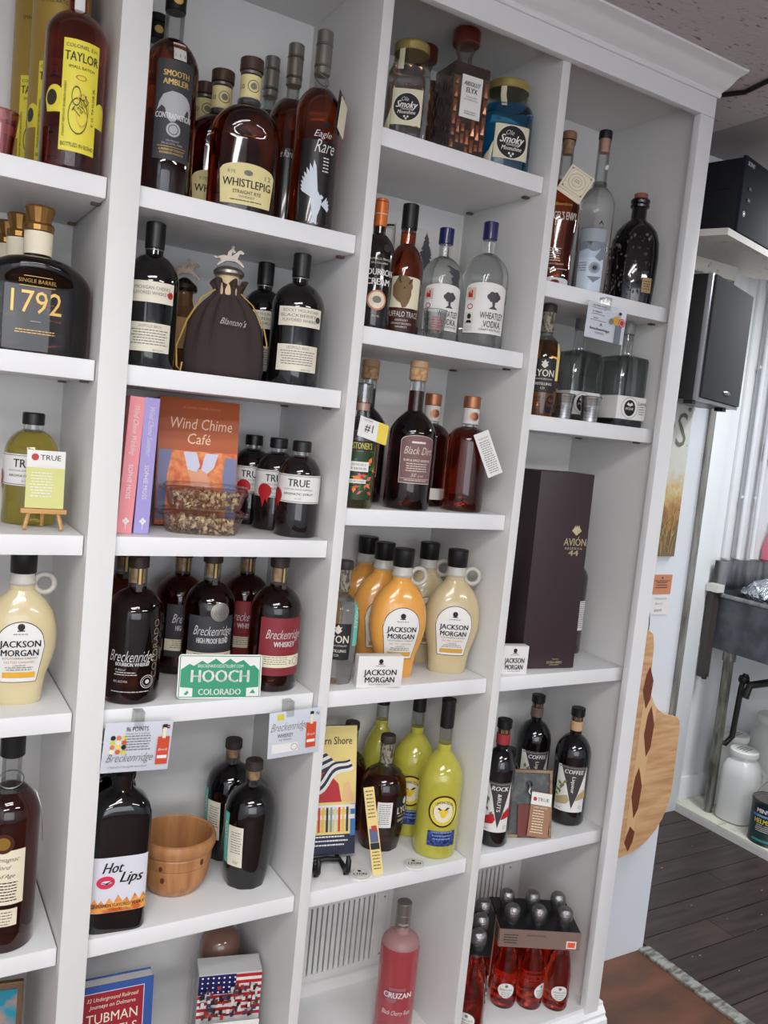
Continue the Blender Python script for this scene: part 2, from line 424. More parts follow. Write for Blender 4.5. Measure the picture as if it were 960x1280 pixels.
for k, (a, b) in BAYS.items():
    bx('top_panel', a, b, 0, .312, 2.503, 2.52, PANEL, su)
    bx('bottom_panel', a, b, 0, .312, BOT-TH, BOT, WHITE, su, bevel=.001)
    for z in SZ[k]:
        s = bx('shelf', a+.0008, b-.0022, SY0, SY1, z-TH, z, WHITE, su, bevel=.0014)
        for yy in (.06, .27): bx('shelf_clip', b-.016, b-.0024, yy, yy+.012, z-TH-.004, z-TH, CLIP, s)
bx('fascia', -.139, 1.692, -.02, 0, 2.468, 2.5555, WHITE, su, bevel=.001)
bx('stile', 1.644, 1.692, -.02, 0, .17, 2.4675, WHITE, su, bevel=.0015)
bx('stile', -.139, -.1, -.02, 0, .17, 2.4675, WHITE, su, bevel=.0015)
prism('crown_moulding', [(-.02, 2.514), (-.027, 2.513), (-.031, 2.518), (-.029, 2.523), (-.036, 2.526), (-.046, 2.529), (-.058, 2.535), (-.068, 2.543), (-.078, 2.547), (-.092, 2.549), (-.100, 2.551), (-.101, 2.5555), (-.02, 2.5555)], -.139, 1.694, WHITE, su, 'yz', smooth=30)
prism('base_moulding', [(-.0005, 0), (-.036, 0), (-.036, .135), (-.033, .150), (-.026, .156), (-.026, .164), (-.020, .172), (-.014, .178), (-.0125, .186), (-.0005, .186)], -.139, 1.716, WHITE, su, 'yz', smooth=30)
bx('toe_side', 1.692, 1.716, -.0005, .318, 0, .17, WHITE, su)
# vent grilles at the foot of the back
GR = mat('grille_paint', (206, 206, 203), .45); GD = mat('grille_dark', (104, 102, 100), .8)
def grille(lbl, x0, x1, z0, z1):
    t = thing('vent_grille', lbl, 'vent', (x0, .31, z0)); w = x1-x0; h = z1-z0
    bx('backing', .012, w-.012, -.004, .0015, .012, h-.012, GD, t)
    for a in ((0, w, 0, .02), (0, w, h-.02, h), (0, .02, .02, h-.02), (w-.034, w, .02, h-.02)): bx('frame', a[0], a[1], -.014, 0, a[2], a[3], GR, t, bevel=.0015)
    x = .026
    while x < w-.04: bx('slat', x, x+.0102, -.012, -.003, .018, h-.018, GR, t); x += .0152
    for zz in (.03, h-.03): lathe('screw', [(.003, 0), (.0025, .0015)], INKG, t, n=10, loc=(w-.012, -.014, zz), rot=(RAD(90), 0, 0))
grille('white slatted vent grille behind the pink bottle', .83, 1.20, .235, .455)
grille('white slatted vent grille behind the red sparkling bottles', 1.262, 1.625, .235, .455)

# ================================================================== BOTTLES
def small(x, z, w, n, m, pitch=.0042): return ('f', x, z, w, n, pitch, m)
zA, zB, zC, zD = SZ['A'], SZ['B'], SZ['C'], SZ['D']

# ---- row by row: bay A
YEL = mat('yellow_label', (228, 214, 70), .5); TAN = mat('mustard_canister', (168, 138, 68), .4, .25); DAB = mat('photo_dark', (58, 50, 40), .5)
def taylor_label(root, sf, z, sc=1.0, mini=False):
    L = deco(root, sf, [('r', 0, 0, .058*sc, .172*sc, YEL, 'label')], 0.004, z, .0004)[0]
    deco(L, sf, [('a', -.041*sc, -.028*sc, .024*sc, .034*sc, .02*sc, .022*sc, YEL, 'label_wing'), ('a', .04*sc, -.038*sc, .022*sc, .03*sc, .02*sc, .02*sc, YEL, 'label_wing')], .004, z, .0003)
    deco(L, sf, [('d', -.045*sc, -.006*sc, .0095*sc, 0, DAB, 'portrait_oval', 1.3),
        T('COLONEL E.H.', 0, .076*sc, .0055*sc, .05*sc, DAB), T('TAYLOR', 0, .060*sc, .014*sc, .052*sc, DAB, b=.02), T('SMALL BATCH', 0, .044*sc, .0042*sc, .04*sc, DAB),
        ('o', 0, .029*sc, .008*sc, .0012, RED, 'crest', .5), T('STRAIGHT KENTUCKY BOURBON WHISKEY', -.023*sc, -.022*sc, .0035, .085*sc, DAB, rot=90), T('E. H. TAYLOR JR.', .021*sc, -.01*sc, .004, .06*sc, DAB, rot=90),
        ('o', -.002, -.03*sc, .015*sc, .001, DAB, 'flourish', 1.9), ('o', .004, -.02*sc, .010*sc, .0009, GOLD, 'flourish', 2.6), ('o', -.006, .0, .007*sc, .0009, DAB, 'flourish', 2.2), T('Taylor', .002, -.012*sc, .015, .034, DAB, sh=.5, rot=62),
        T('BOTTLED IN BOND', 0, -.076*sc, .006*sc, .05*sc, DAB)], .004, z, .0009)
r, s = bottle('liquor_bottle', 'amber whiskey bottle with tall yellow winged label, upper left shelf', .252, .062, zA[0], .048, .32, AMBER, .66, .80, .015, fill=.86, cap=[(.017, .285, .32, CORK, 'cap')], d=8)
taylor_label(r, s, .112)
deco(r, s, [('r', 0, 0, .016, .03, PAPER, 'neck_label')], 0, .27, .0005)
for i, (x, y, l) in enumerate([(.243, .166, 'mustard cardboard canister right behind the yellow-labelled whiskey bottle'), (.226, .262, 'second mustard canister, hindmost of the two on the upper left shelf')]):
    t = thing('canister', l, 'canister', (x, y, zA[0]), aim(x, y, -12), 'mustard canisters')
    P = [(.047, 0), (.047, .35)]; lathe('tube_body', P, TAN, t, n=40); lathe('lid', [(.0475, .35), (.048, .352), (.048, .395), (.0465, .397)], TAN, t, n=40)
    sf = Round([(.047, 0), (.0471, .35)]); taylor_label(t, sf, .11, .95)
    deco(t, sf, [T('SMALL BATCH', 0, .0, .006, .05, DAB)], 0, .29)
t = thing('plastic_cup', 'pinkish plastic cup at the left edge of the top left shelf', 'cup', (.143, .065, zA[0]))
PINKG = thin_glass('pink_plastic', (240, 190, 190), .12, .05)
lathe('cup_wall', [(.022, .0), (.03, .07), (.0315, .072), (.0295, .068), (.0215, .003)], PINKG, t)
lathe('drink', [(.021, .003), (.0275, .05)], mat('pink_jelly', (226, 150, 150), .3, trans=.4), t)

COG = liquid('brown_decanter_whiskey', (80, 36, 16), 1.0)
for i, (x, y, l) in enumerate([(.214, .078, 'wide dark decanter bottle with gold numerals, frontmost on its shelf'), (.198, .172, 'wide decanter bottle right behind the gold-numbered front one'), (.190, .262, 'hindmost of the three wide decanter bottles in the left bay')]):
    rt, sf = bottle('decanter_bottle', l, x, y, zA[1], .089, .20, COG, .53, .80, .022, shape=sh_se(2.3, 1, .39), d=2, p=2.2, q=1.6, group='wide decanter bottles', rz=-3)
    lathe('neck_band', [(.0225, .163), (.0225, .200)], CREAM, rt, n=28)
    lathe('stopper_cap', [(.019, .2), (.0235, .202), (.0245, .210), (.023, .214), (.0185, .216), (.020, .222), (.0245, .238), (.023, .2415)], mat('gold_stopper', (150, 112, 62), .2, .85), rt, n=14, smooth=20)
    if i == 0:
        deco(rt, sf, [T('SINGLE BARREL', 0, .116, .0058, .058, GOLD), ('r', 0, .123, .044, .0008, GOLD, 'rule'), ('r', 0, .108, .055, .0008, GOLD, 'rule'), T('1792', 0, .083, .036, .078, GOLD), T('~~', 0, .052, .004, .016, IVORY, b=.03), small(0, .036, .07, 2, GOLD)], 0, 0)

# lemon syrup with card on easel
SYR = liquid('yellow_syrup', (176, 160, 64), .7); 
def true_bottle(x, y, z, l, m, d=0, seal=1, R=.049, H=.197, grp=None, nm='syrup_bottle', seal_s=-.045):
    rt, sf = bottle(nm, l, x, y, z, R, H, m, .62, .845, .0165, fill=.83, d=d, p=2.1, q=1.35, group=grp)
    lathe('cap', [(.018, H-.022), (.019, H-.021), (.019, H-.002), (.017, H)], BLACKM, rt, n=28)
    L = label(rt, sf, .098, .118, .056, PAPER, [('r', 0, .0255, .118, .0012, INKG, 'rule'), ('r', 0, -.0255, .118, .0012, INKG, 'rule'), T('TRUE', 0, .012, .0145, .044, INK, b=.015), T('COCKTAIL SYRUP COMPANY', 0, -.001, .003, .06, INKG), T('AROMATIC SYRUP', 0, -.010, .0042, .06, INK), T('16 OZ', 0, -.019, .003, .012, INKG)])
    if seal:
        deco(rt, sf, [('d', seal_s, .082, .0155, 0, RED, 'wax_seal'), ('p', [(seal_s-.012, .078), (seal_s+.012, .078), (seal_s+.008, .058), (seal_s+.003, .066), (seal_s-.002, .048), (seal_s-.007, .064)], RED, 'wax_drip')], 0, 0, .0018)
    return rt, sf
true_bottle(.236, .168, zA[2], 'bottle of yellow syrup with black cap behind a small easel', SYR, d=-10, R=.046, H=.2, seal_s=-.062)
t = thing('mini_easel', 'tiny wooden easel standing before the yellow syrup bottle', 'easel', (.247, .075, zA[2]), -6)
bx('ledge', -.037, .037, -.012, .002, .030, .038, WOOD, t, bevel=.001)
for sx in (-1, 1): tube('leg', [(sx*.03, -.014, .003), (sx*.022, .0, .038), (sx*.006, .02, .12)], .0035, WOOD, t, 6)
tube('leg', [(0, .036, .003), (0, .02, .12)], .0035, WOOD, t, 6)
t2 = thing('info_card', 'yellow and white leaflet card propped on the tiny easel', 'card', (.247, .072, zA[2]+.0385), rot=(RAD(-8), 0, RAD(-6)))
cd = bx('card', -.031, .031, -.001, .0005, 0, .1, PAPER, t2); LIM = mat('lime_print', (204, 204, 132), .6)
deco(t2, Flat((0, -.001, 0)), [('r', 0, .035, .062, .07, LIM, 'printed_panel'), ('d', -.018, .088, .006, 0, RED, 'emblem'), T('TRUE', .007, .088, .009, .033, INK), T('SYRUPS & MIXERS', 0, .073, .004, .044, PAPER), small(-.006, .06, .038, 9, PAPER, .005)])

# Jackson Morgan cream flasks
HANDLE = mat('handle_plastic', (206, 200, 190), .25, trans=.3)
def cream_flask(x, y, z, l, rgb, name_m, d=0, full=True, bar=(206, 160, 70), sc=1.0, grp='cream liqueur flasks'):
    m = mat(name_m, rgb, .22, coat=.5)
    rt = thing('cream_flask', l, 'bottle', (x, y, z), aim(x, y, d), grp)
    P = [(.030, .003, 1), (.040, 0, 1), (.0435, .004, 1), (.046, .03, 1), (.050, .055, 1), (.0585, .080, 1), (.0645, .105, 1), (.0655, .128, 1), (.063, .152, 1), (.056, .176, 1), (.043, .197, .9), (.0295, .210, .7), (.0225, .217, .4), (.0215, .226, .1)]
    P = [(a*sc, b*sc, c) for a, b, c in P]
    lathe('flask_body', P, m, rt, sh_se(2.2, 1, .62), 40, 30)
    lathe('frosted_neck', [(.0218*sc, .226*sc), (.0245*sc, .231*sc), (.0225*sc, .236*sc), (.021*sc, .25*sc)], FROST, rt, n=28)
    lathe('cap', [(.0225*sc, .249*sc), (.0232*sc, .25*sc), (.0238*sc, .287*sc), (.0222*sc, .289*sc)], BLACKM, rt, n=32)
    tube('ring_handle', [((.038+.0175*cos(t))*sc, 0, (.2285+.0175*sin(t))*sc) for t in [2*pi*k/22 for k in range(22)]], .0055*sc, HANDLE, rt, 8, True)
    sf = Round(P, sh_se(2.2, 1, .62))
    L = deco(rt, sf, [('a', 0, .045*sc, .064*sc, .088*sc, .072*sc, .046*sc, BLACKM, 'label_border')], 0, 0, .0003)[0]
    deco(L, sf, [('a', 0, .0465*sc, .0615*sc, .085*sc, .070*sc, .045*sc, PAPER, 'label')], 0, 0, .0008)
    if full:
        deco(L, sf, [('d', 0, .144, .006, 0, INK, 'figure_emblem'), ('r', 0, .1375, .012, .002, INK, 'figure_emblem'), small(0, .131, .03, 1, INKG), T('JACKSON', 0, .1145, .0115, .066, INK, b=.03), T('MORGAN', 0, .0985, .0115, .06, INK, b=.03),
          T('SOUTHERN CREAM', 0, .0885, .0035, .056, INKG), T('SALTED CARAMEL', 0, .0815, .004, .05, mat('caramel_ink', (214, 160, 96), .5)), T('LIQUEUR', 0, .0755, .003, .02, INKG), small(0, .0705, .046, 2, INKG), ('r', 0, .057, .052, .010, mat('bar_%d' % bar[0], bar, .4), 'gold_bar')], 0, 0, .0014)
    return rt
cream_flask(.225, .105, zA[3], 'cream coloured flask bottle with ring handle, left bay', (206, 190, 148), 'banana_cream', 3, sc=.94, bar=(226, 170, 50))
ORC = (226, 160, 74); BGC = (196, 178, 138)
cream_flask(1.010, .095, zC[3], 'orange cream flask at the front with full label', ORC, 'orange_cream', 17)
cream_flask(1.012, .182, zC[3], 'middle one of the three orange cream flasks', ORC, 'orange_cream', 17)
cream_flask(1.015, .266, zC[3], 'hindmost of the three orange cream flasks', ORC, 'orange_cream', 17, full=False)
cream_flask(1.158, .095, zC[3], 'beige cream flask at the front with full label', BGC, 'beige_cream', 12)
cream_flask(1.146, .195, zC[3], 'beige cream flask standing behind another beige one', BGC, 'beige_cream', 12)

# armagnac
rt, sf = bottle('liquor_bottle', 'tall dark brandy bottle with handwritten style cream labels, left bay', .222, .085, zA[4], .052, .385, DRED, .60, .76, .0165, fill=.74, d=-5, p=2.2, q=1.3, cap=[(.021, .345, .385, BLACKM, 'cap')])
label(rt, sf, .142, .082, .10, CREAM, [T("Bas Armagnac", 0, .034, .008, .062, INK, sh=.5), T('Delord', .0, .020, .008, .036, INK, sh=.5), T("Hors d'Age", 0, .004, .007, .05, INK, sh=.5), small(0, -.010, .06, 7, INK, .0055)], -.005, name='label')
label(rt, sf, .068, .07, .032, CREAM, [small(0, .009, .056, 5, INKG, .0055)], -.008, name='lower_label')
deco(rt, sf, [('d', -.002, .205, .018, 0, mat('wax_brown', (70, 36, 20), .35), 'wax_seal'), ('d', -.002, .205, .0115, 0, mat('gold_medal', (176, 138, 66), .35, .7), 'gold_medal')], 0, 0, .0012)
tube('neck_string', [(.021*cos(t), .021*sin(t), .30+.008*sin(t)) for t in [2*pi*k/16 for k in range(16)]], .0012, PEWTER, rt, 5, True)
tube('string_tail', [(.02, -.008, .3), (.045, -.03, .29), (.056, -.036, .26), (.061, -.036, .20)], .0012, PEWTER, rt, 5)
# framed print at the foot of bay A
t = thing('photo_frame', 'framed glowing teal and orange print, low in the left bay', 'picture', (.165, .10, BOT+.002), -10, rot=(RAD(-6), 0, RAD(-10)))
bx('frame', -.10, .10, 0, .012, 0, .36, mat('frame_bronze', (110, 84, 60), .4, .4), t, bevel=.003)
gm = mat('glow_print', (40, 130, 150), .3, noise=((9, 9, 12), (220, 130, 60), .42, .58)); bx('print', -.09, .09, -.002, .0, .012, .348, gm, t)
print('part A done')

# ---- bay B
CHAR = mat('charcoal_label', (52, 52, 56), .55); BLABEL = mat('whistle_cream', (222, 208, 150), .55)
SKIN = mat('pewter_print', (170, 170, 172), .5)
def ambler(x, y, l, full):
    r, s = bottle('liquor_bottle', l, x, y, zB[0], .047, .36, AMBER, .60, .745, .0165, fill=.735, cap=[(.018, .315, .345, BLACKM, 'cap'), (.0195, .345, .36, BLACKM, 'cap_rim')], d=12, p=2.1, group='dark-labelled whiskey bottles')
    deco(r, s, [('d', 0, .33, .007, 0, GOLD, 'cap_mark')], 0, 0, .003)
    if full:
        L = label(r, s, .138, .066, .165, CHAR, [T('SMOOTH', 0, .060, .0095, .044, GOLD, b=.03), T('AMBLER', 0, .046, .0095, .044, GOLD, b=.03),
            ('p', [(-.030, -.004), (-.026, .012), (-.020, .024), (-.006, .031), (.010, .030), (.020, .026), (.027, .018), (.030, .004), (.029, -.008), (.026, -.006), (.026, .004), (.022, .006), (.018, -.004), (.014, -.012), (.004, -.012), (.002, -.018), (-.006, -.020), (-.012, -.014), (-.016, .002), (-.022, .006)], SKIN, 'elephant'),
            T('CONTRADICTION', 0, -.010, .0095, .062, PAPER, b=.02), ('d', .0, -.032, .012, 0, SKIN, 'barrel'), ('o', 0, -.032, .0085, .0012, CHAR, 'barrel_hoop'), T('100 PROOF', 0, -.051, .0028, .022, SKIN), T('50% ALC/VOL, 750ML', 0, -.056, .003, .036, SKIN), ('r', 0, -.061, .05, .0006, GOLD, 'rule'), T('A BLEND OF STRAIGHT', 0, -.066, .0034, .044, GOLD), T('BOURBON WHISKIES', 0, -.0715, .0034, .04, GOLD)])
        deco(r, s, [('r', .004, .238, .022, .032, mat('back_reflect_paint', (196, 196, 190), .4), 'upper_label')], 0, 0, .0006)  # pale shoulder patch: a reflection painted onto the glass
ambler(.414, .078, 'tall amber whiskey bottle with elephant on a charcoal label', True)
ambler(.418, .215, 'tall whiskey bottle hidden behind the elephant label one', False)
BROWNC = mat('brown_metal_cap', (92, 74, 66), .28, .6)
def whistle(x, y, l, full):
    r, s = bottle('liquor_bottle', l, x, y, zB[0], .066, .283, REDW, .46, .70, .019, fill=.705, rz=-8, shape=sh_se(2.2, 1, .62), p=2.6, q=1.5, group='cream-labelled rye bottles',
        cap=[(.022, .260, .283, BROWNC, 'cap'), (.0195, .253, .260, PEWTER, 'cap_collar')], lip=.206)
    L0 = deco(r, s, [('r', 0, .231, .055, .040, BLABEL, 'neck_label')], 0, 0, .0006)[0]
    deco(L0, s, [('o', .002, .231, .011, .0012, INK, 'pig_roundel'), ('d', .002, .231, .006, 0, INKG, 'pig_roundel'), T('10', -.018, .229, .008, .008, INK)], 0, 0, .001)
    L = deco(r, s, [('a', 0, .014, .094, .104, .058, .016, BLABEL, 'label')], 0, 0, .0005)[0]
    it = [T('RYE', -.030, .070, .006, .014, INKG), T('WHISTLEPIG', 0, .052, .014, .09, INK, b=.015), T('12', .038, .068, .008, .012, INKG), T('STRAIGHT RYE', 0, .036, .0065, .052, INK), T('WHISKEY', 0, .028, .004, .03, INKG), small(0, .0205, .06, 1, INK), ('d', 0, .071, .008, 0, INKG, 'pig_emblem', .6)]
    deco(L, s, it if full else it[:3], 0, 0, .001)
    return r
whistle(.563, .085, 'squat amber rye bottle with big cream label in front', True)
whistle(.540, .176, 'squat cream-labelled rye bottle, middle one of three in a row', False)
whistle(.535, .262, 'squat cream-labelled rye bottle, hindmost of three in a row', False)
def eagle(x, y, l, full, dd=8):
    r, s = bottle('liquor_bottle', l, x, y, zB[0], .044, .372, REDW if full else DAMBER, .58, .725, .0125, fill=.70, d=dd, p=2.2, q=1.2, group='pewter-capped bourbon bottles',
        cap=[(.0155, .292, .306, PEWTER, 'cap'), (.0165, .306, .309, PEWTER, 'cap_ring'), (.0158, .309, .345, PEWTER, 'cap'), (.0168, .345, .348, PEWTER, 'cap_ring'), (.0158, .348, .372, PEWTER, 'cap')])
    WPR = mat('eagle_print', (206, 212, 222), .5)
    if full:
        e = [(-.024, .118), (-.020, .108), (-.023, .104), (-.016, .098), (-.020, .092), (-.012, .084), (-.014, .078), (-.006, .070), (-.008, .060), (.0, .056), (-.006, .040), (-.004, .020), (.006, .020), (.008, .040), (.014, .052), (.012, .066), (.004, .080), (-.002, .094), (-.010, .108), (-.018, .122)]
        fth = []
        for k in range(8):
            a = RAD(98+7.5*k); Lf = .062-.0045*k; cx_, cz_ = .002-.0006*k, .062-.001*k; w_ = .0032
            fth.append(('p', [(cx_+w_*sin(a), cz_-w_*cos(a)), (cx_+Lf*.8*cos(a)+w_*sin(a), cz_+Lf*.8*sin(a)-w_*cos(a)), (cx_+Lf*cos(a), cz_+Lf*sin(a)), (cx_+Lf*.8*cos(a)-w_*sin(a), cz_+Lf*.8*sin(a)+w_*cos(a)), (cx_-w_*sin(a), cz_+w_*cos(a))], WPR, 'wing_feather'))
        for k in range(4):
            a = RAD(50-16*k); fth.append(('p', [(.012, .044), (.012+.020*cos(a), .040+.026*sin(a)), (.010+.018*cos(a-.2), .036+.020*sin(a-.2))], WPR, 'wing_feather'))
        deco(r, s, [('r', 0, .085, .07, .15, mat('black_print', (16, 15, 17), .3, coat=.5), 'black_panel'), ('p', [(-.008, .062), (.006, .066), (.014, .050), (.012, .036), (.006, .018), (-.001, .010), (-.003, .026), (-.006, .040)], WPR, 'eagle_body'), ('p', [(.006, .058), (.012, .062), (.017, .058), (.015, .054), (.010, .052)], WPR, 'eagle_head'), ('p', [(-.002, .022), (-.006, .006), (.002, .009), (.007, .005), (.007, .022)], WPR, 'eagle_tail')] + fth + [
            T('Eagle', .006, .172, .012, .034, PAPER, sh=.4), T('Rare', .012, .150, .024, .04, PAPER, sh=.4), ('d', .012, .189, .006, 0, INK, 'crest'), small(.016, .128, .014, 5, PAPER, .006), T("KENTUCKY", .0, .008, .003, .02, PAPER)], 0, 0, .0006, .00005)
    else:
        deco(r, s, [('r', -.01, .085, .05, .15, mat('black_print', (16, 15, 17), .3, coat=.5), 'black_panel'), T('Eagle Rare', -.016, .15, .014, .04, PAPER, sh=.4)], 0, 0, .0005)
    return r
eagle(.700, .075, 'tall pewter-capped bourbon bottle with white eagle in front', True)
eagle(.681, .165, 'tall pewter-capped bourbon bottle, middle of three', False)
eagle(.668, .255, 'tall pewter-capped bourbon bottle, hindmost and leftmost of three', False)
t = thing('bottle_tag', 'black and white neck tag hanging off the eagle bourbon bottle', 'tag', (.726, .042, zB[0]+.262), rot=(RAD(-12), RAD(28), RAD(35)))
bx('tag_card', -.004, .018, -.001, .0, -.10, .0, BLACKM, t); bx('tag_leaf', .002, .030, -.004, -.003, -.095, -.012, CREAM, t)
t = tube('tag_string', [(.700+.0145*cos(a), .075+.0145*sin(a), zB[0]+.285-.008*cos(a)) for a in [2*pi*k/14 for k in range(14)]], .0009, INKG, None, 5, True)
tag(t, 'thin grey string looped round the neck of the eagle bourbon', 'string')

IV = mat('ivory_label', (222, 216, 198), .6)
def leopold(x, y, l, lines, R=.047, H=.254, d=0, full=True):
    r, s = bottle('liquor_bottle', l, x, y, zB[1], R, H, BLACK, .58, .78, .0155, d=d, p=2.2, q=1.3, cap=[(.0165, H-.05, H-.046, PEWTER, 'cap_band'), (.0172, H-.046, H, BLACKM, 'cap')], group='black fruit whiskey bottles with two cream labels')
    n = len(lines); w = R*1.75
    label(r, s, .130, w, .036, IV, [T(a, (-.004 if i % 2 else 0), .007-.009*i+(.004 if n == 3 else 0), .0058, w*.78, INKG) for i, a in enumerate(lines)] + [('d', w*.40, -.002, .006, 0, RED if d < 5 else DAB, 'wax_seal')])
    if full: label(r, s, .052, w*.94, .050, IV, [T('LEOPOLD BROS.', 0, .019, .005, w*.5, INKG), small(0, .0115, w*.84, 6, INKG, .0048), T('BATCH NO.', w*.2, -.0215, .0032, .02, INKG)], name='lower_label')
    return r
leopold(.407, .078, 'black cherry whiskey bottle with two cream labels at left', ['MICHIGAN CHERRY', 'FLAVORED WHISKEY'], .047, .256, 2)
leopold(.694, .078, 'black blackberry whiskey bottle with two cream labels at right', ['ROCKY MOUNTAIN', 'BLACKBERRY', 'FLAVORED WHISKEY'], .052, .256, 8)
leopold(.672, .205, 'black whiskey bottle mostly hidden between bag and blackberry bottle', ['ROCKY MOUNTAIN', 'BLACKBERRY', 'WHISKEY'], .045, .25, 0)
def horse(parent, z, m):
    b = bmesh.new()
    out = [(-.020, .016), (-.012, .019), (-.004, .018), (.004, .019), (.010, .024), (.016, .030), (.020, .031), (.026, .026), (.024, .023), (.018, .024), (.014, .014), (.022, .008), (.028, .001), (.026, -.001), (.018, .005), (.010, .009), (-.002, .009), (-.008, .008), (-.016, .002), (-.022, -.002), (-.024, 0), (-.016, .008), (-.018, .012), (-.028, .016), (-.030, .013), (-.026, .011)]
    o = prism('horse_figure', out, -.0035, .0035, m, parent, 'xz', loc=(0, 0, z+.004))
    rd = prism('jockey_figure', [(-.006, .017), (-.004, .026), (.002, .032), (.001, .036), (.005, .038), (.008, .035), (.006, .031), (.010, .026), (.007, .024), (.003, .026), (.002, .018)], -.0028, .0028, m, parent, 'xz', loc=(0, 0, z+.004))
BRZ = mat('dark_bronze', (70, 60, 54), .25, .85)
t = thing('decanter_bottle', 'round tan-labelled bottle with a horse and jockey stopper behind the bag', 'bottle', (.507, .215, zB[1]), -20)
lathe('glass_body', [(.038, 0), (.044, .01), (.045, .09), (.040, .115), (.022, .135), (.018, .150), (.018, .165)], mat('tan_brown_glass', (96, 66, 40), .15, coat=.4), t, n=10, smooth=20)
lathe('stopper', [(.024, .165), (.026, .17), (.024, .178), (.012, .188), (.006, .192)], BRZ, t, n=24); horse(t, .188, BRZ)
bx('tag', -.020, .012, -.049, -.047, .05, .11, mat('kraft', (170, 130, 86), .7), t)
# the drawstring bag
BAG = mat('brown_felt', (58, 47, 45), .95, bump=(260, .5, .002))
t = thing('drawstring_bag', 'brown cloth drawstring bag over a bottle with silver horse stopper', 'bag', (.556, .102, zB[1]), -22)
N = 64; pr = [(.060, .0), (.072, .004), (.074, .02), (.073, .05), (.069, .08), (.062, .105), (.052, .125), (.040, .140), (.030, .150), (.0235, .158), (.024, .166), (.030, .178), (.0295, .180), (.021, .168)]
V = []; F = []
for i, (rr, z) in enumerate(pr):
    g = min(1, max(0, (z-.04)/.12))
    for k in range(N):
        a = 2*pi*k/N; w = 1 + (.05+.10*g)*sin(11*a+1.3*sin(3*a)+i*.13)*(.25+g) + .02*sin(5*a+i*.7)
        V.append((rr*w*cos(a)*1.04, rr*w*sin(a)*.80, z + (.006*sin(6*a+2) if z > .17 else 0)))
for i in range(len(pr)-1):
    for k in range(N): F.append((i*N+k, i*N+(k+1) % N, (i+1)*N+(k+1) % N, (i+1)*N+k))
F.append(tuple(range(N-1, -1, -1)))
mk('cloth', V, F, BAG, t, 80)
bs = Flat((.004, -.065, .082))
ln = deco(t, Flat((.018, -.0625, .10), v=(0, .18, .98), n=(0, -1, .1)), [T("Blanton's", 0, 0, .012, .048, mat('silver_thread', (186, 182, 176), .5), sh=.45, rot=-4)], 0, 0, .002)
lathe('cork_neck', [(.0205, .155), (.0205, .193)], mat('pale_cork', (218, 190, 150), .8), t, n=24)
lathe('stopper', [(.026, .191), (.029, .195), (.029, .200), (.024, .205), (.016, .208), (.006, .210)], PEWTER, t, n=28)
horse(t, .207, mat('tarnished_silver', (104, 98, 92), .3, .85))
CORD = mat('gold_cord', (198, 160, 84), .5, .3)
tube('drawstring', [(-.022, -.012, .163), (-.045, -.020, .145), (-.068, -.030, .10), (-.084, -.036, .05), (-.080, -.045, .012), (-.072, -.05, .004), (-.070, -.052, .02)], .0018, CORD, t, 6)
tube('drawstring', [(.026, -.010, .160), (.050, -.014, .14), (.074, -.018, .10), (.082, -.020, .07), (.080, -.02, .062)], .0014, CORD, t, 6)

# books + tubs + mixers
def book(name, l, w, h, th, loc, rot, cover, cat='book', pages=True, grp=None):
    """upright book: spine faces -Y locally when th is the X size; here X = thickness, Y = depth w"""
    t = thing(name, l, cat, loc, rot=rot, group=grp)
    bx('cover', 0, th, 0, .0025, 0, h, cover, t); bx('cover_board', 0, .0018, .0025, w, 0, h, cover, t); bx('cover_board', th-.0018, th, .0025, w, 0, h, cover, t)
    bx('page_block', .0018, th-.0018, .0026, w-.003, .003, h-.003, PAPER, t)
    return t
PKM = mat('pink_cover', (226, 140, 146), .4); PPM = mat('lilac_cover', (160, 148, 206), .4)
for x, m, l, a in ((.3675, PKM, 'pink paperback with white spine lettering at the left end', 'Wind Chime Wedding'), (.398, PPM, 'lilac paperback with white spine lettering', 'Wind Chime Summer')):
    b = book('paperback_book', l, .15, .246, .0265, (x, .052, zB[2]+.0012), (0, 0, RAD(-1)), m)
    b.rotation_euler = (0, RAD(2.0 if m is PKM else 1), RAD(-2))
    deco(b, Flat((.01325, 0, 0)), [T(a, .001, .185, .0095, .088, PAPER, rot=-90, sh=.4), T('SOPHIE MOSS', 0, .094, .0078, .062, PAPER, rot=-90)] +
         [('d', .001+.0035*cos(q), .023+.0035*sin(q), .0026, 0, PAPER, 'rose') for q in (0, 1.57, 3.14, 4.71)] + [('r', .001, .014, .0012, .012, PAPER, 'rose_stem')], 0, 0, .0006)
OR1 = mat('orange_cover', (176, 84, 34), .35); OR2 = mat('orange_leaves', (206, 92, 44), .4, noise=((60, 60, 60), (236, 150, 84), .4, .65))
t = thing('paperback_book', 'orange paperback leaning face-out showing two joined hands', 'book', (.546, .155, zB[2]+.0042), rot=(RAD(-9), 0, RAD(-7)))
bx('cover', -.080, .080, -.001, .001, 0, .254, OR1, t); bx('page_block', -.0785, .077, .001, .022, .002, .252, PAPER, t); bx('back_cover', -.080, .080, .022, .024, 0, .254, OR1, t); bx('spine', -.081, -.079, 0, .024, 0, .254, mat('brown_spine', (120, 58, 34), .4), t)
JN = mat('denim_print', (120, 124, 160), .5); SKN = mat('skin_print', (226, 160, 124), .5); SLV = mat('sleeve_print', (206, 206, 222), .5)
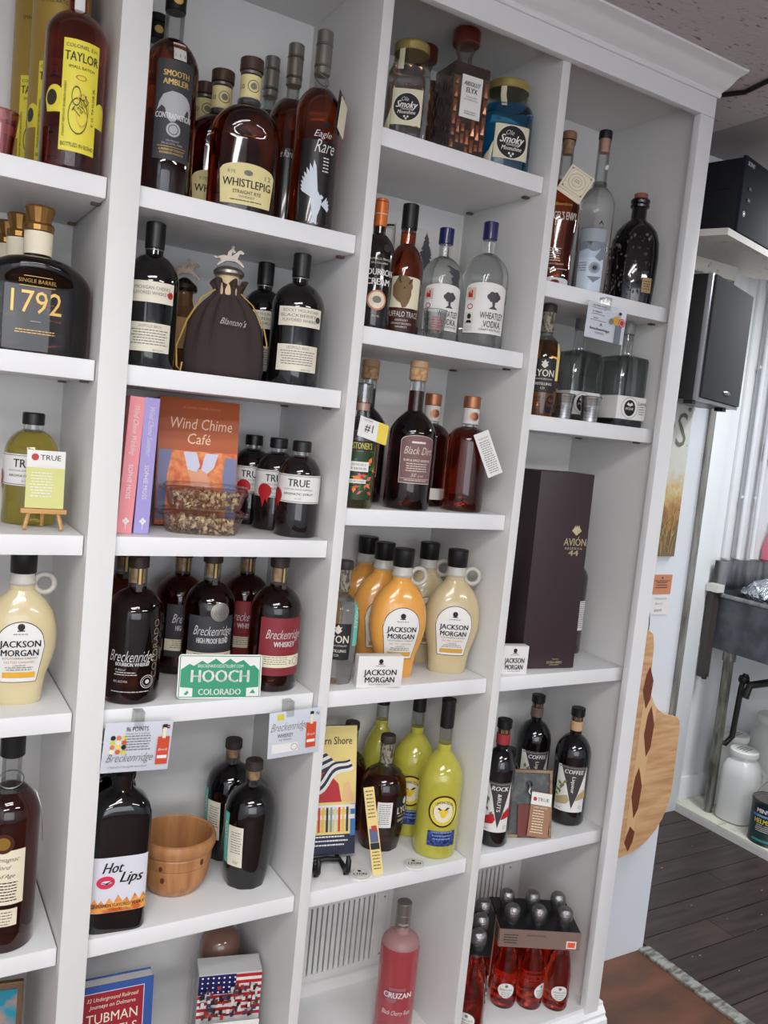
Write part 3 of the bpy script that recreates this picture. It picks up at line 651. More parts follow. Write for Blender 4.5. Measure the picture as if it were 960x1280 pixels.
deco(t, Flat((0, -.001, 0)), [T('A WIND CHIME NOVEL', .004, .236, .0042, .076, mat('peach_ink', (226, 150, 96), .5)), T('Wind Chime', .004, .204, .022, .124, mat('title_ink', (244, 206, 176), .5), sh=.15), T('Café', .0, .174, .021, .046, MATS['title_ink'], sh=.15),
    ('r', 0, .077, .156, .144, OR2, 'cover_photo'), ('p', [(-.078, .149), (-.052, .149), (-.060, .10), (-.062, .01), (-.078, .01)], JN, 'jeans_shape'), ('p', [(.078, .140), (.054, .140), (.050, .10), (.060, .01), (.078, .01)], JN, 'jeans_shape'),
    ('p', [(-.030, .147), (-.004, .147), (.004, .12), (-.004, .105), (-.020, .11)], SLV, 'sleeve_shape'), ('p', [(.006, .112), (.014, .146), (.040, .146), (.032, .118), (.018, .104)], SLV, 'sleeve_shape'),
    ('p', [(-.022, .112), (-.004, .108), (.004, .114), (.018, .106), (.024, .088), (.018, .072), (.012, .082), (.010, .066), (.004, .080), (.000, .064), (-.004, .080), (-.012, .076), (-.014, .092)], SKN, 'hands_shape')], 0, 0, .0006)
NUT = mat('walnut_pieces', (176, 132, 92), .6, noise=((120, 120, 120), (206, 176, 136), .4, .62))
for k, z0 in enumerate((.0, .047)):
    t = thing('snack_tub', ['clear plastic tub of nuts, lower of the two stacked', 'clear plastic tub of nuts, upper of the two stacked'][k], 'food container', (.538+.004*k, .092+.002*k, zB[2]+z0+.0005), -18, 'clear tubs of nuts')
    rr = sh_se(3.2, 1, .62)
    lathe('tub_wall', [(.058, .001), (.064, .0), (.070, .006), (.076, .030), (.080, .034), (.090, .0355), (.0905, .037), (.080, .0375)], PLAST, t, rr, 44, 40, True, False)
    lathe('tub_lid', [(.0905, .0375), (.091, .039), (.082, .040), (.078, .045), (.070, .0462)], PLAST, t, rr, 44, 40, False, True)
    rnd = random.Random(5+k); V = []; F = []
    for q in range(230):
        a = rnd.uniform(0, 2*pi); q1 = sqrt(rnd.random())*.061; cx_, cy_ = q1*cos(a), q1*sin(a)*.6; cz = rnd.uniform(.004, .031); s_ = rnd.uniform(.004, .0075); b0 = len(V)
        R3 = Euler((rnd.uniform(0, 3), rnd.uniform(0, 3), rnd.uniform(0, 3))).to_matrix()
        for p in ((1, 0, 0), (-1, 0, 0), (0, .7, 0), (0, -.7, 0), (0, 0, .5), (0, 0, -.5)): V.append(Vector((cx_, cy_, cz)) + R3 @ (Vector(p)*s_))
        for f in ((0, 2, 4), (2, 1, 4), (1, 3, 4), (3, 0, 4), (2, 0, 5), (1, 2, 5), (3, 1, 5), (0, 3, 5)): F.append(tuple(i+b0 for i in f))
    nm = [NUT, mat('nut_pale', (236, 208, 164), .6), mat('nut_dark', (150, 104, 72), .6)]
    o = mk('nuts', V, F, None, t, mats=nm); o['kind'] = 'stuff'
    for i, pgn in enumerate(o.data.polygons): pgn.material_index = (i//8 * 7) % 3 if (i//8) % 4 else 1
for (x, y, l, s_) in [(.733, .086, 'dark syrup bottle with white label, front one of three in a row', -.050), (.722, .178, 'dark syrup bottle, second of three in a row', -.022), (.700, .262, 'dark syrup bottle, hindmost of three in a row', -.015)]:
    true_bottle(x, y, zB[2], l, mat('dark_syrup', (20, 14, 16), .05, coat=.5), d=0, seal=1, R=.043, H=.193, grp='dark syrup bottles', seal_s=s_)

# distillery bottles with dark labels
def breck(x, y, l, kind, d=0, H=.27, R=.0525, liq=DAMBER):
    r, s = bottle('liquor_bottle', l, x, y, zB[3], R, H, liq, .585, .775, .017, fill=.79, d=d, p=2.2, q=1.35, cap=[(.0195, H-.022, H, mat('dark_wood_cap', (48, 34, 28), .5), 'cap')], cork=.05, group='dark whiskey bottles with round shoulders', foot=.006)
    deco(r, s, [('r', .004, .232, .010, .052, mat('neck_strip', (52, 50, 46), .5), 'neck_strip'), ('r', .004, .232, .004, .04, GOLD, 'neck_print')], 0, 0, .0008)
    PR = mat('silver_print', (206, 204, 202), .45)
    if kind == 'clear':
        deco(r, s, [T('Breckenridge', 0, .092, .021, .085, PR, sh=.45), T('BOURBON WHISKEY', .002, .077, .0068, .062, PR, b=.03), T('A Blend', -.02, .067, .004, .02, PR, sh=.5), small(-.01, .061, .044, 2, PR), T('43% ALC/VOL', -.018, .045, .004, .026, PR), small(0, .025, .08, 1, PR), ('o', .03, .044, .0125, .0012, PR, 'round_seal'), ('o', .03, .044, .009, .0008, PR, 'round_seal'), ('d', .03, .044, .004, 0, PR, 'round_seal'), T('COLORADO', .043, .105, .0115, .11, mat('brown_print', (128, 106, 86), .5), rot=90)], 0, 0, .0006)
    elif kind in ('grey', 'red'):
        lm = CHAR if kind == 'grey' else mat('maroon_label', (128, 40, 48), .5)
        label(r, s, .094, .098, .118 if kind == 'red' else .11, lm, [T('Breckenridge', .004, .026, .019, .080, PR, sh=.45), T('WHISKEY' if kind == 'red' else 'HIGH PROOF BLEND', .004, .006, .0105, .046 if kind == 'red' else .064, PR, b=.03)] + ([T('PX CASK FINISH', .006, -.007, .004, .04, RED)] if kind == 'red' else []) +
              [('r', 0, -.030, .098, .024, CREAM, 'lower_band'), small(-.012, -.022, .05, 4, INKG, .0045), T('2', .018, -.031, .007, .005, INK), ('o', .033, -.030, .008, .001, INKG, 'stamp')])
        if kind == 'grey': deco(r, s, [('d', .014, .158, .0185, 0, PEWTER, 'medallion'), ('o', .014, .158, .0165, .001, INKG, 'medallion_ring'), ('o', .014, .158, .012, .0008, INKG, 'medallion_ring'), T('105', .014, .158, .011, .018, INKG)], 0, 0, .0028)
breck(.420, .082, 'dark whiskey bottle with white script printed on glass, far left', 'clear')
breck(.425, .205, 'dark whiskey bottle hidden behind the far left one', 'none')
breck(.556, .240, 'dark whiskey bottle with grey label behind the high proof one', 'grey', 24, .262)
breck(.583, .135, 'dark whiskey bottle with grey label and round silver medallion', 'grey', 8)
breck(.700, .240, 'dark whiskey bottle with maroon label at the back', 'red', 8, .262)
breck(.708, .088, 'dark whiskey bottle with maroon label at the front right', 'red', 22)
GREEN = mat('plate_green', (22, 140, 98), .35)
t = thing('licence_plate', 'small green and white souvenir licence plate leaning before the whiskey bottles', 'sign', (.578, .030, zB[3]+.0006), rot=(RAD(-12), RAD(1), RAD(-9)))
b = prism('plate', [(sx*(.081-.007)+.007*cos(a), cz+.007*sin(a)) for sx, cz, a0 in ((1, .077, 0), (-1, .077, 90), (-1, .007, 180), (1, .007, 270)) for a in [RAD(a0+q) for q in (0, 30, 60, 90)]], -.0015, 0, PAPER, t)
mt = [(-.076, .022), (-.076, .055), (-.060, .066), (-.052, .062), (-.036, .072), (-.026, .066), (-.010, .076), (.004, .066), (.018, .076), (.030, .068), (.044, .074), (.058, .062), (.066, .064), (.076, .054), (.076, .022), (.052, .020), (.052, .004), (-.052, .004), (-.052, .020)]
deco(t, Flat((0, -.0015, 0)), [('r', 0, .042, .157, .079, GREEN, 'border_line'), ('r', 0, .042, .154, .076, PAPER, 'plate_field'), ('p', mt, GREEN, 'mountain_panel'), T('BRECKENRIDGEDISTILLERY.COM', .0, .062, .0058, .088, PAPER), T('HOOCH', 0, .043, .023, .112, PAPER, b=.03), T('COLORADO', 0, .013, .0115, .082, PAPER, b=.03),
     ('r', -.064, .012, .018, .014, PAPER, 'corner_patch'), ('p', [(-.069, .008), (-.062, .016), (-.059, .012), (-.063, .007)], GREEN, 'corner_figure'), ('r', .064, .012, .018, .014, PAPER, 'corner_patch'), ('p', [(.058, .010), (.065, .018), (.070, .010)], GREEN, 'corner_figure')], 0, 0, .0006)

# hanging price cards with clear clips
SILV = mat('silver_card', (198, 202, 210), .35)
def shelf_card(l, x, z, w, h, items, roll=0, clipx=0, yaw=0):
    t = thing('price_card', l, 'card', (x, -.003, z), rot=(0, RAD(roll), RAD(yaw)))
    c = bx('card', -w/2, w/2, -.001, .0, -h, 0, SILV, t, bevel=.0004)
    bx('clip', clipx-.0085, clipx+.0085, -.0015, .0215, -.012, .018, PLAST, t)
    deco(c, Flat((0, -.001, -h/2)), items, 0, 0, .0004); return t
PBOT = mat('bottle_print', (196, 74, 44), .5); dots = [((-.045+.010*i, .018-.0085*j), [(30, 28, 26), (206, 196, 60), (210, 120, 90), (226, 220, 190), (222, 210, 80), (200, 90, 60)][(i*2+j) % 6]) for i in range(3) for j in range(4)]
def minib(x): return [('r', x, -.008, .022, .052, PBOT, 'printed_bottle'), ('r', x, .026, .006, .022, CREAM, 'printed_neck'), ('r', x, .038, .008, .006, INK, 'printed_cap'), T('Breck', x, -.006, .005, .018, PAPER, sh=.4), ('r', x, -.020, .018, .006, PAPER, 'printed_label')]
shelf_card('silver tasting card with coloured dots hanging below the bourbon bottle', .420, 1.082, .122, .092,
    [('d', p[0][0], p[0][1], .0045, 0, mat('dot_%d_%d_%d' % p[1], p[1], .6), 'flavour_dot') for p in dots] + [T('96 POINTS', -.004, .034, .0085, .040, INK), T('Ultimate Spirits Challenge', -.002, .026, .003, .044, INKG), small(-.002, .020, .05, 6, INKG, .005, ) , T('Breckenridge', -.012, -.018, .015, .084, INKG, sh=.5), T('a blend of straight bourbon', -.015, -.035, .004, .07, INKG, sh=.4), ('r', .048, .038, .014, .003, RED, 'flag'), ('r', .048, .034, .014, .002, NAVY, 'flag')] + minib(.046), 3, -.002)
shelf_card('silver tasting card below the maroon-labelled bottle at the bay edge', .728, 1.077, .112, .094,
    [('r', -.032, .036, .014, .012, mat('dot_206_196_60', (206, 196, 60), .6), 'sticker'), T('Breckenridge', -.012, .016, .017, .08, INKG, sh=.5), T('WHISKEY', -.020, -.002, .008, .034, INK), T('PX FINISH', -.02, -.011, .004, .026, INKG), ('r', -.020, -.028, .056, .018, PAPER, 'stamp_box'), ('o', .0, -.028, .007, .001, INKG, 'stamp'), T('N', .049, .036, .007, .006, INK)] + minib(.036), -2, -.012)

# bottom-left of bay B
def lips(x, y, l, full):
    P = [(.050, .003, 1), (.053, 0, 1), (.0555, .006, 1), (.0555, .21, 1), (.0545, .226, .95), (.050, .240, .8), (.040, .252, .5), (.026, .262, .2), (.0205, .268, 0), (.0195, .285, 0), (.023, .286, 0), (.024, .292, 0), (.0235, .298, 0), (.0205, .300, 0)]
    r = thing('liquor_bottle', l, 'bottle', (x, y, zB[4]), aim(x, y, 9), 'black rectangular vodka bottles')
    sh = sh_se(5, 1, .72); lathe('bottle_body', P, BLACK, r, sh, 48, 30); s = Round(P, sh)
    if full: label(r, s, .096, .104, .108, mat('lips_label', (214, 214, 222), .5), [T('Hot', -.012, .034, .020, .038, INK, sh=.4, b=.03), T('Lips', .022, .014, .020, .042, INK, sh=.4, b=.03), ('d', -.024, .006, .0165, 0, mat('lip_red', (206, 52, 84), .5), 'lips_print', .75), ('d', -.023, .006, .0095, 0, MATS['lips_label'], 'teeth', .35), ('p', [(-.036, .008), (-.024, .005), (-.008, .010), (-.022, .002)], INK, 'mouth_line'),
        ('p', [(-.052, -.053), (-.052, -.030), (-.046, -.036), (-.042, -.024), (-.036, -.036), (-.030, -.028), (-.024, -.038), (-.016, -.024), (-.008, -.036), (.0, -.020), (.008, -.034), (.016, -.026), (.022, -.038), (.030, -.020), (.038, -.034), (.046, -.022), (.052, -.032), (.052, -.053)], mat('flame_print', (230, 160, 80), .5, noise=((60, 60, 90), (196, 96, 40), .45, .6)), 'flames'),
        T('CINNAMON FLAVORED VODKA', 0, -.039, .0068, .096, INK, b=.02), T('35% ALC. BY VOL.', 0, -.047, .003, .04, INK)])
lips(.4150, .066, 'black rectangular vodka bottle with red lips and flames on its label', True)
lips(.4165, .190, 'black rectangular vodka bottle behind the one with red lips', False)
PINE = mat('pine_bowl', (182, 130, 84), .42, noise=((55, 55, 3), (150, 100, 60), .35, .7)); KNOT = mat('pine_knot', (86, 44, 24), .6)
t = thing('wooden_bowl', 'turned pine bowl with a thick rim and dark knots', 'bowl', (.558, .150, zB[4]), 0)
bp = [(.044, 0), (.054, .004), (.066, .024), (.067, .0275), (.0715, .058), (.0705, .061), (.0725, .064), (.0735, .084), (.0715, .087), (.077, .091), (.080, .099), (.0795, .109), (.0765, .116), (.073, .118), (.0705, .115), (.068, .095), (.062, .04), (.048, .012), (.02, .010)]
lathe('bowl_body', bp, PINE, t, n=56, smooth=28)
sf = Round([(.067, .0275), (.0715, .058), (.0735, .085)])
deco(t, sf, [('d', .034, .076, .0045, 0, KNOT, 'knot', 1.5), ('d', -.052, .070, .004, 0, KNOT, 'knot', 1.4), ('d', -.046, .045, .0045, 0, KNOT, 'knot', 1.5)], 0, 0, .0006)
def facet(x, y, l, d, full):
    P = [(.040, .002, 1), (.044, 0, 1), (.049, .022, 1), (.050, .045, .6), (.0525, .085, .2), (.0545, .14, 0), (.0540, .165, 0), (.049, .185, 0), (.040, .198, 0), (.027, .207, 0), (.0175, .212, 0), (.0165, .218, 0), (.0165, .262, 0)]
    r = thing('liquor_bottle', l, 'bottle', (x, y, zB[4]), aim(x, y, d), 'black bottles with facetted feet'); s = Round(P, sh_poly(10))
    lo, hi = split(P, .213); lathe('bottle_body', lo, BLACK, r, sh_poly(10), 40, 24); lathe('glass_neck', hi, GLASS, r, None, 28, 30, False, False)
    lathe('cork', [(.013, .225), (.0135, .247)], CORK, r, n=20); lathe('cap', [(.0185, .246), (.0192, .247), (.0188, .264), (.017, .266)], mat('bark_cap', (52, 44, 40), .55), r, n=26)
    label(r, s, .095, .036, .088, IV, [small(.002, .030, .026, 9, INKG, .0055), T('Vol', .004, -.034, .007, .012, INK, sh=.5)])
    deco(r, s, [('r', -.026, .108, .015, .11, TEAL, 'teal_strip'), T('LYON', -.026, .125, .010, .035, IV, rot=90)], 0, 0, .0008)
facet(.703, .118, 'black bottle with facetted foot and teal strip, in front', -30, True)
facet(.703, .240, 'black bottle with facetted foot, behind its twin', -38, False)
# foot of bay B
t = thing('hardcover_book', 'blue book with a red title panel low in the bay', 'book', (.452, .10, BOT+.004), rot=(RAD(-5), 0, RAD(-4)))
BLU = mat('blue_cover', (52, 84, 150), .4); RDP = mat('red_panel', (150, 34, 48), .45)
H_ = .302; bx('cover', -.072, .068, -.001, .001, 0, H_, BLU, t); bx('page_block', -.07, .067, .001, .03, .002, H_-.003, PAPER, t); bx('back_cover', -.072, .068, .03, .032, 0, H_, BLU, t)
deco(t, Flat((0, -.001, 0)), [('r', -.012, .209, .124, .16, mat('pale_rule', (196, 206, 226), .5), 'panel_border'), ('r', -.012, .209, .121, .157, RDP, 'red_panel'), T('32 Underground Railroad', -.012, .275, .008, .10, CREAM, sh=.2), T('Journeys on Delmarva', -.012, .261, .008, .09, CREAM, sh=.2), T('TUBMAN', -.012, .236, .020, .100, CREAM), T('TRAVELS', -.012, .208, .018, .100, CREAM)], 0, 0, .0006)
t = thing('brown_vase', 'glossy brown round-topped jug half hidden behind the flag box', 'vase', (.712, .245, BOT), 0)
lathe('vase_body', [(.04, 0), (.046, .004), (.048, .06), (.048, .235), (.046, .262), (.040, .278), (.028, .289), (.012, .294)], mat('brown_glaze', (116, 84, 70), .12, coat=.6), t, n=40)
t = thing('gift_box', 'clear gift box with flag print and white lower panel', 'box', (.692, .125, BOT-.0), -14)
bx('clear_side', -.082, -.080, -.002, .06, 0, .270, PLAST, t); bx('box_body', -.066, .070, 0, .06, 0, .262, mat('box_card_grey', (200, 200, 200), .5), t)
fr = Flat((0, 0, -.0235)); it = [('r', .002, .235, .136, .095, PAPER, 'flag_field')]
it += [('r', .002, .190+.0148*i, .136, .0074, RED, 'flag_stripe') for i in range(7)] + [('r', -.026, .262, .08, .044, NAVY, 'flag_canton')]
it += [('d', -.058+.0115*i, .246+.011*j, .002, 0, PAPER, 'flag_star') for i in range(7) for j in range(4)]
rnd = random.Random(3); BW = [mat('crowd_%d' % i, c, .3) for i, c in enumerate([(40, 32, 34), (90, 60, 52), (206, 200, 196), (150, 52, 52), (60, 62, 80)])]
it += [('r', rnd.uniform(-.06, .062), rnd.uniform(.192, .262), rnd.uniform(.004, .008), rnd.uniform(.007, .013), BW[rnd.randrange(5)], 'collage_piece') for _ in range(110)]
it += [('r', .0, .095, .136, .185, PAPER, 'white_panel'), T('LYON', -.012, .155, .017, .052, INKG), ('d', -.012, .175, .006, 0, DAB, 'small_emblem'), T('DISTILLING CO', -.012, .135, .006, .05, INKG), ('r', .05, .15, .012, .03, INKG, 'window_mark')]
deco(t, fr, it, 0, 0, .0006)
print('part B done')

# ---- bay C
LIDG = mat('gold_lid', (196, 180, 110), .3, .75); BADGE = mat('badge_cream', (214, 206, 178), .6)
def jar(x, y, l, R, H, liq, d, zoff=0, full=True, grp='moonshine jars'):
    e = sh_se(3.4, 1, 1)
    P = [(R*.86, .002, 1), (R*.95, 0, 1), (R, .006, 1), (R, H*.64, 1), (R*.97, H*.70, .7), (R*.86, H*.76, .3), (R*.80, H*.80, 0), (R*.79, H*.92, 0)]
    r = thing('moonshine_jar', l, 'jar', (x, y, zC[0]), aim(x, y, d), grp); s = Round(P, e)
    lo, hi = split(P, H*.72); lathe('jar_body', lo, liq, r, e, 44, 40); lathe('jar_neck', hi, GLASS, r, e, 44, 40, False, False)
    lr = R*.84; lathe('lid', [(lr*.98, H*.90), (lr, H*.905), (lr*.985, H*.92), (lr, H*.935), (lr*.985, H*.95), (lr, H*.965), (lr*.98, H*.99), (lr*.93, H)], LIDG, r, n=44)
    if full:
        w = R*1.42; L = deco(r, s, [('r', 0, 0, w, H*.36, BADGE, 'label')], 0, H*.30, .0006)[0]
        k = R*.66; deco(L, s, [('d', 0, 0, k*.98, 0, IV, 'badge_rim'), ('d', 0, 0, k*.92, 0, INK, 'round_badge'), T('Ole', -k*.15, k*.52, k*.28, k*.5, PAPER, sh=.4), T('Smoky', 0, k*.16, k*.46, k*1.5, PAPER, sh=.4, b=.03), T('TENNESSEE', 0, -k*.16, k*.12, k*.8, PAPER), T('Moonshine', 0, -k*.36, k*.24, k*1.25, PAPER, sh=.3, b=.02),
            ('d', -k*.12, -k*.66, k*.07, 0, PAPER, 'badge_star'), ('d', k*.12, -k*.66, k*.07, 0, PAPER, 'badge_star'), ('d', 0, -k*.80, k*.07, 0, PAPER, 'badge_star')], 0, H*.30, .001)
        deco(r, s, [('p', [(-w*.5-.001, H*.40-.02), (-w*.62, H*.40-.04), (-w*.75, H*.30-.03), (-w*.9, H*.30-.045), (-w*.5, H*.30-.058)], BADGE, 'label_tail')], 0, 0, .0006)
        q = deco(r, s, [('r', R*.0, H*.80, .012, H*.26, BADGE, 'seal_strip')], -R*.45, 0, .0012)
    return r
BLUEL = liquid('blue_moonshine', (84, 190, 234), 1.0)
jar(.893, .075, 'clear glass moonshine jar with gold lid and black round badge', .043, .193, VODKA, 0)
jar(1.158, .095, 'bright blue moonshine jar with gold lid and black round badge', .0555, .198, BLUEL, 20)
jar(1.150, .225, 'blue moonshine jar half hidden behind the front blue one', .0545, .19, BLUEL, 0, full=False)
COP = mat('copper_facets', (170, 112, 86), .14, .8); REDC = mat('dark_copper_cap', (112, 50, 40), .3, .5)
def elyx(x, y, l, full, rz):
    r = thing('vodka_bottle', l, 'bottle', (x, y, zC[0]), rz, 'square copper vodka bottles')
    a = .043; bx('glass_body', -a, a, -a, a, 0, .186, mat('smoky_copper_glass', (150, 128, 116), .04, 0, .85, 1.25), r, bevel=.004)
    lathe('neck', [(a*.95, .186), (.030, .190), (.0165, .196), (.0155, .215), (.021, .228), (.0185, .240)], GLASS, r, n=28, close_bottom=False, close_top=False)
    lathe('cap', [(.028, .238), (.0295, .240), (.0295, .264), (.027, .268)], REDC, r, n=36)
    for nrm, u, o in (((0, -1, 0), (1, 0, 0), (0, -a, 0)), ((-1, 0, 0), (0, -1, 0), (-a, 0, 0)), ((1, 0, 0), (0, 1, 0), (a, 0, 0))):
        f = Flat(o, u, (0, 0, 1), nrm); rnd = random.Random(int(nrm[0]*3+7)); V = []; F = []
        for c in range(7):
            z = rnd.uniform(.006, .03)
            while z < .17:
                h = rnd.uniform(.012, .036); b0 = len(V); xx = -a+.008+c*.0118
                if not (full and nrm[1] == -1 and abs(xx) < .026 and .07 < z+h/2 < .19):
                    for p in ((xx-.0042, z), (xx+.0042, z), (xx+.0042, z+h), (xx-.0042, z+h)): V.append(f.pt(p[0], p[1], .0006))
                    V.append(f.pt(xx, z+h/2, .003)); F += [(b0, b0+1, b0+4), (b0+1, b0+2, b0+4), (b0+2, b0+3, b0+4), (b0+3, b0, b0+4)]
                z += h+rnd.uniform(.004, .012)
                if z > .150: break
        q = mk('facets', V, F, COP if nrm[1] == -1 else mat('side_sheen_copper', (120, 108, 104), .12, .85), r); q['kind'] = 'stuff'  # side facets: darker, whiter reflections of the side faces put into the colour
    if full:
        L = bx('label', -.0245, .0245, -a-.0022, -a-.0008, .078, .162, PAPER, r)
        deco(L, Flat((0, -a-.0022, .12)), [T('ABSOLUT', 0, .026, .0085, .040, INK, sh=.3, b=.03), T('ELYX', 0, .013, .010, .026, INK, b=.03), T('SINGLE ESTATE', 0, .000, .003, .026, INKG), T('HANDCRAFTED VODKA', 0, -.006, .003, .034, INKG), small(0, -.030, .032, 2, INKG, .0045)], 0, 0, .0003)
elyx(1.030, .088, 'square copper-faceted vodka bottle with white label in front', True, -5)
elyx(1.005, .212, 'square copper-faceted vodka bottle behind on the left', False, -22)

ORCAP = mat('orange_foil', (206, 110, 50), .35, .3); OFF = mat('offwhite_ink', (220, 212, 196), .5)
r, s = bottle('liquor_bottle', 'black cream liqueur bottle with orange foil neck at the divider', .866, .090, zC[1], .036, .268, mat('black_cream_glass', (24, 16, 14), .08, coat=.5), .56, .74, .0125, d=12, cap=[(.0135, .262, .268, ORCAP, 'cap'), (.0140, .212, .262, ORCAP, 'foil_neck'), (.0143, .236, .238, PAPER, 'foil_ring')])
deco(r, s, [T('BUFFALO TRACE', 0, .142, .004, .045, OFF), T('DISTILLERY', 0, .134, .0035, .036, OFF), T('BOURBON', 0, .116, .0125, .064, PAPER, b=.03), T('CREAM', 0, .097, .0125, .050, PAPER, b=.03), ('d', 0, .060, .0205, 0, mat('copper_seal', (190, 120, 84), .5), 'round_seal'), ('d', 0, .060, .017, 0, CREAM, 'round_seal_field'), ('d', 0, .061, .009, 0, INKG, 'seal_figure', .8), T('750 ML', 0, .028, .0035, .016, OFF), ('d', .012, .165, .008, 0, mat('emboss', (50, 44, 44), .3), 'embossed_disc')], 0, 0, .0006)
r, s = bottle('liquor_bottle', 'bourbon bottle with a buffalo head on cream label', .957, .125, zC[1], .040, .283, REDW, .50, .70, .0165, fill=.79, d=4, p=2.0, q=1.1, cap=[(.0175, .23, .283, BLACKM, 'cap')], neckm=GLASS)
L = deco(r, s, [('a', 0, .060, .072, .072, .062, .004, CREAM, 'label')], .002, 0, .0005)[0]
BUF = mat('buffalo_brown', (120, 92, 58), .6)
deco(L, s, [('p', [(-.026, .085), (-.027, .105), (-.018, .122), (-.006, .128), (.006, .124), (.014, .114), (.016, .104), (.013, .096), (.014, .088), (.010, .074), (.004, .062), (-.004, .060), (-.008, .070), (-.016, .074)], BUF, 'buffalo_head'), ('p', [(-.014, .112), (-.017, .124), (-.010, .130), (-.010, .126), (-.012, .120), (-.008, .112)], DAB, 'horn'), ('p', [(.006, .108), (.014, .116), (.014, .122), (.009, .120), (.005, .112)], DAB, 'horn'), ('d', -.002, .102, .002, 0, INK, 'eye')], .002, 0, .0009)
deco(r, s, [('r', 0, .032, .074, .05, mat('dark_lower_label', (62, 24, 18), .5), 'lower_label'), T('BUFFALO TRACE', .002, .047, .0115, .070, OFF), T('KENTUCKY', 0, .034, .004, .028, OFF), T('STRAIGHT BOURBON', 0, .027, .004, .044, OFF), T('WHISKEY', 0, .020, .004, .026, OFF)], 0, 0, .0007)
def wheat(x, y, l, R, H, d):
    r, s = bottle('vodka_bottle', l, x, y, zC[1], R, H, VODKA, .56, .755, .0135, d=d, p=2.1, q=1.2, cap=[(.0165, H*.86, H, NAVY, 'cap')], group='clear vodka bottles with navy caps', foot=.006)
    q = R/.05; w = .100*q
    L = deco(r, s, [('a', 0, .028*q, w, w, .098*q, .012*q, INK, 'label_border')], 0, 0, .0003)[0]
    deco(L, s, [('a', 0, .0292*q, w-.002, w-.002, .0962*q, .012*q, PAPER, 'label')], 0, 0, .0008)
    TR = mat('tree_ink', (70, 68, 70), .6)
    tree = [('d', .016*q+.0095*q*cos(k*1.05)*(1 if k < 6 else .3), .108*q+.0055*q*sin(k*1.05), .0062*q, 0, TR, 'tree_crown') for k in range(7)]
    it = tree + [('p', [(.012*q, .102*q), (.020*q, .102*q), (.0185*q, .088*q), (.026*q, .082*q), (.006*q, .082*q), (.0135*q, .088*q)], TR, 'tree_trunk'),
        T('WHEATLEY', .016*q, .068*q, .014*q, .054*q, INK, b=.005), T('.VODKA.', .017*q, .050*q, .014*q, .044*q, INK, b=.005), T('CRAFT DISTILLED', .015*q, .038*q, .0042*q, .052*q, INK),
        ('r', -.034*q, .112*q, .020*q, .026*q, mat('tan_box', (206, 190, 170), .5), 'vignette_box'), ('p', [(-.041*q, .104*q), (-.041*q, .112*q), (-.038*q, .118*q), (-.035*q, .112*q), (-.034*q, .112*q), (-.034*q, .120*q), (-.031*q, .120*q), (-.030*q, .104*q)], RED, 'still_print'), ('o', -.034*q, .085*q, .006*q, .0016, RED, 'flower_print'), ('r', -.034*q, .061*q, .018*q, .024*q, mat('pale_box', (206, 206, 202), .6), 'portrait_box'), ('d', -.034*q, .064*q, .0045*q, 0, INK, 'portrait', 1.3), ('p', [(-.041*q, .050*q), (-.038*q, .056*q), (-.030*q, .056*q), (-.027*q, .050*q)], INK, 'portrait'), ('r', -.034*q, .040*q, .018*q, .010*q, MATS['pale_box'], 'caption_box')]
    deco(L, s, it, 0, 0, .0013, .0001); return r
wheat(1.055, .125, 'clear wheat vodka bottle behind the shot glass', .046, .253, 8)
wheat(1.146, .088, 'clear wheat vodka bottle, the larger one at the right', .051, .279, 8)
t = thing('shot_glass', 'small shot glass with red print in front of the vodka', 'glass', (.992, .043, zC[1]), -20)
SGP = [(.0195, .0), (.0205, .002), (.0255, .058), (.0265, .0605), (.0245, .059), (.0175, .012)]
lathe('glass_wall', SGP, GLASS, t, n=36, close_top=False)
deco(t, Round([(.0205, .002), (.0255, .058)]), [T('WHEATLEY', 0, .042, .005, .024, RED), small(0, .036, .026, 5, RED, .005)], 0, 0, .0008)
t = thing('pine_print', 'paper print of a dark pine tree leaning behind the vodka', 'picture', (1.125, .286, zC[1]), rot=(RAD(-3), 0, 0))
bx('sheet', -.10, .085, -.001, 0, 0, .288, mat('offwhite_sheet', (206, 204, 198), .6), t)
rnd = random.Random(11); V = []; F = []
f0 = Flat((-.012, -.001, 0.055))
for i in range(60):
    z = .225-.0025*i*.95; wv = .004+.030*(i/60)**.8*rnd.uniform(.6, 1.25)
    for sgn in (-1, 1):
        b0 = len(V); dz = rnd.uniform(.004, .010)
        for p in ((0, z+.003), (sgn*wv, z-dz), (sgn*wv*.8, z-dz-.003), (0, z-.003)): V.append(f0.pt(p[0], p[1], .0006+.00001*i))
        F.append((b0, b0+1, b0+2, b0+3))
q = mk('printed_needles', V, F, mat('pine_ink', (74, 76, 84), .6), t); q['kind'] = 'stuff'
tube('shelf_hook', [(1.000, .311, 2.125), (1.005, .297, 2.125), (1.018, .296, 2.127)], .0022, BLACKM, su, 6)

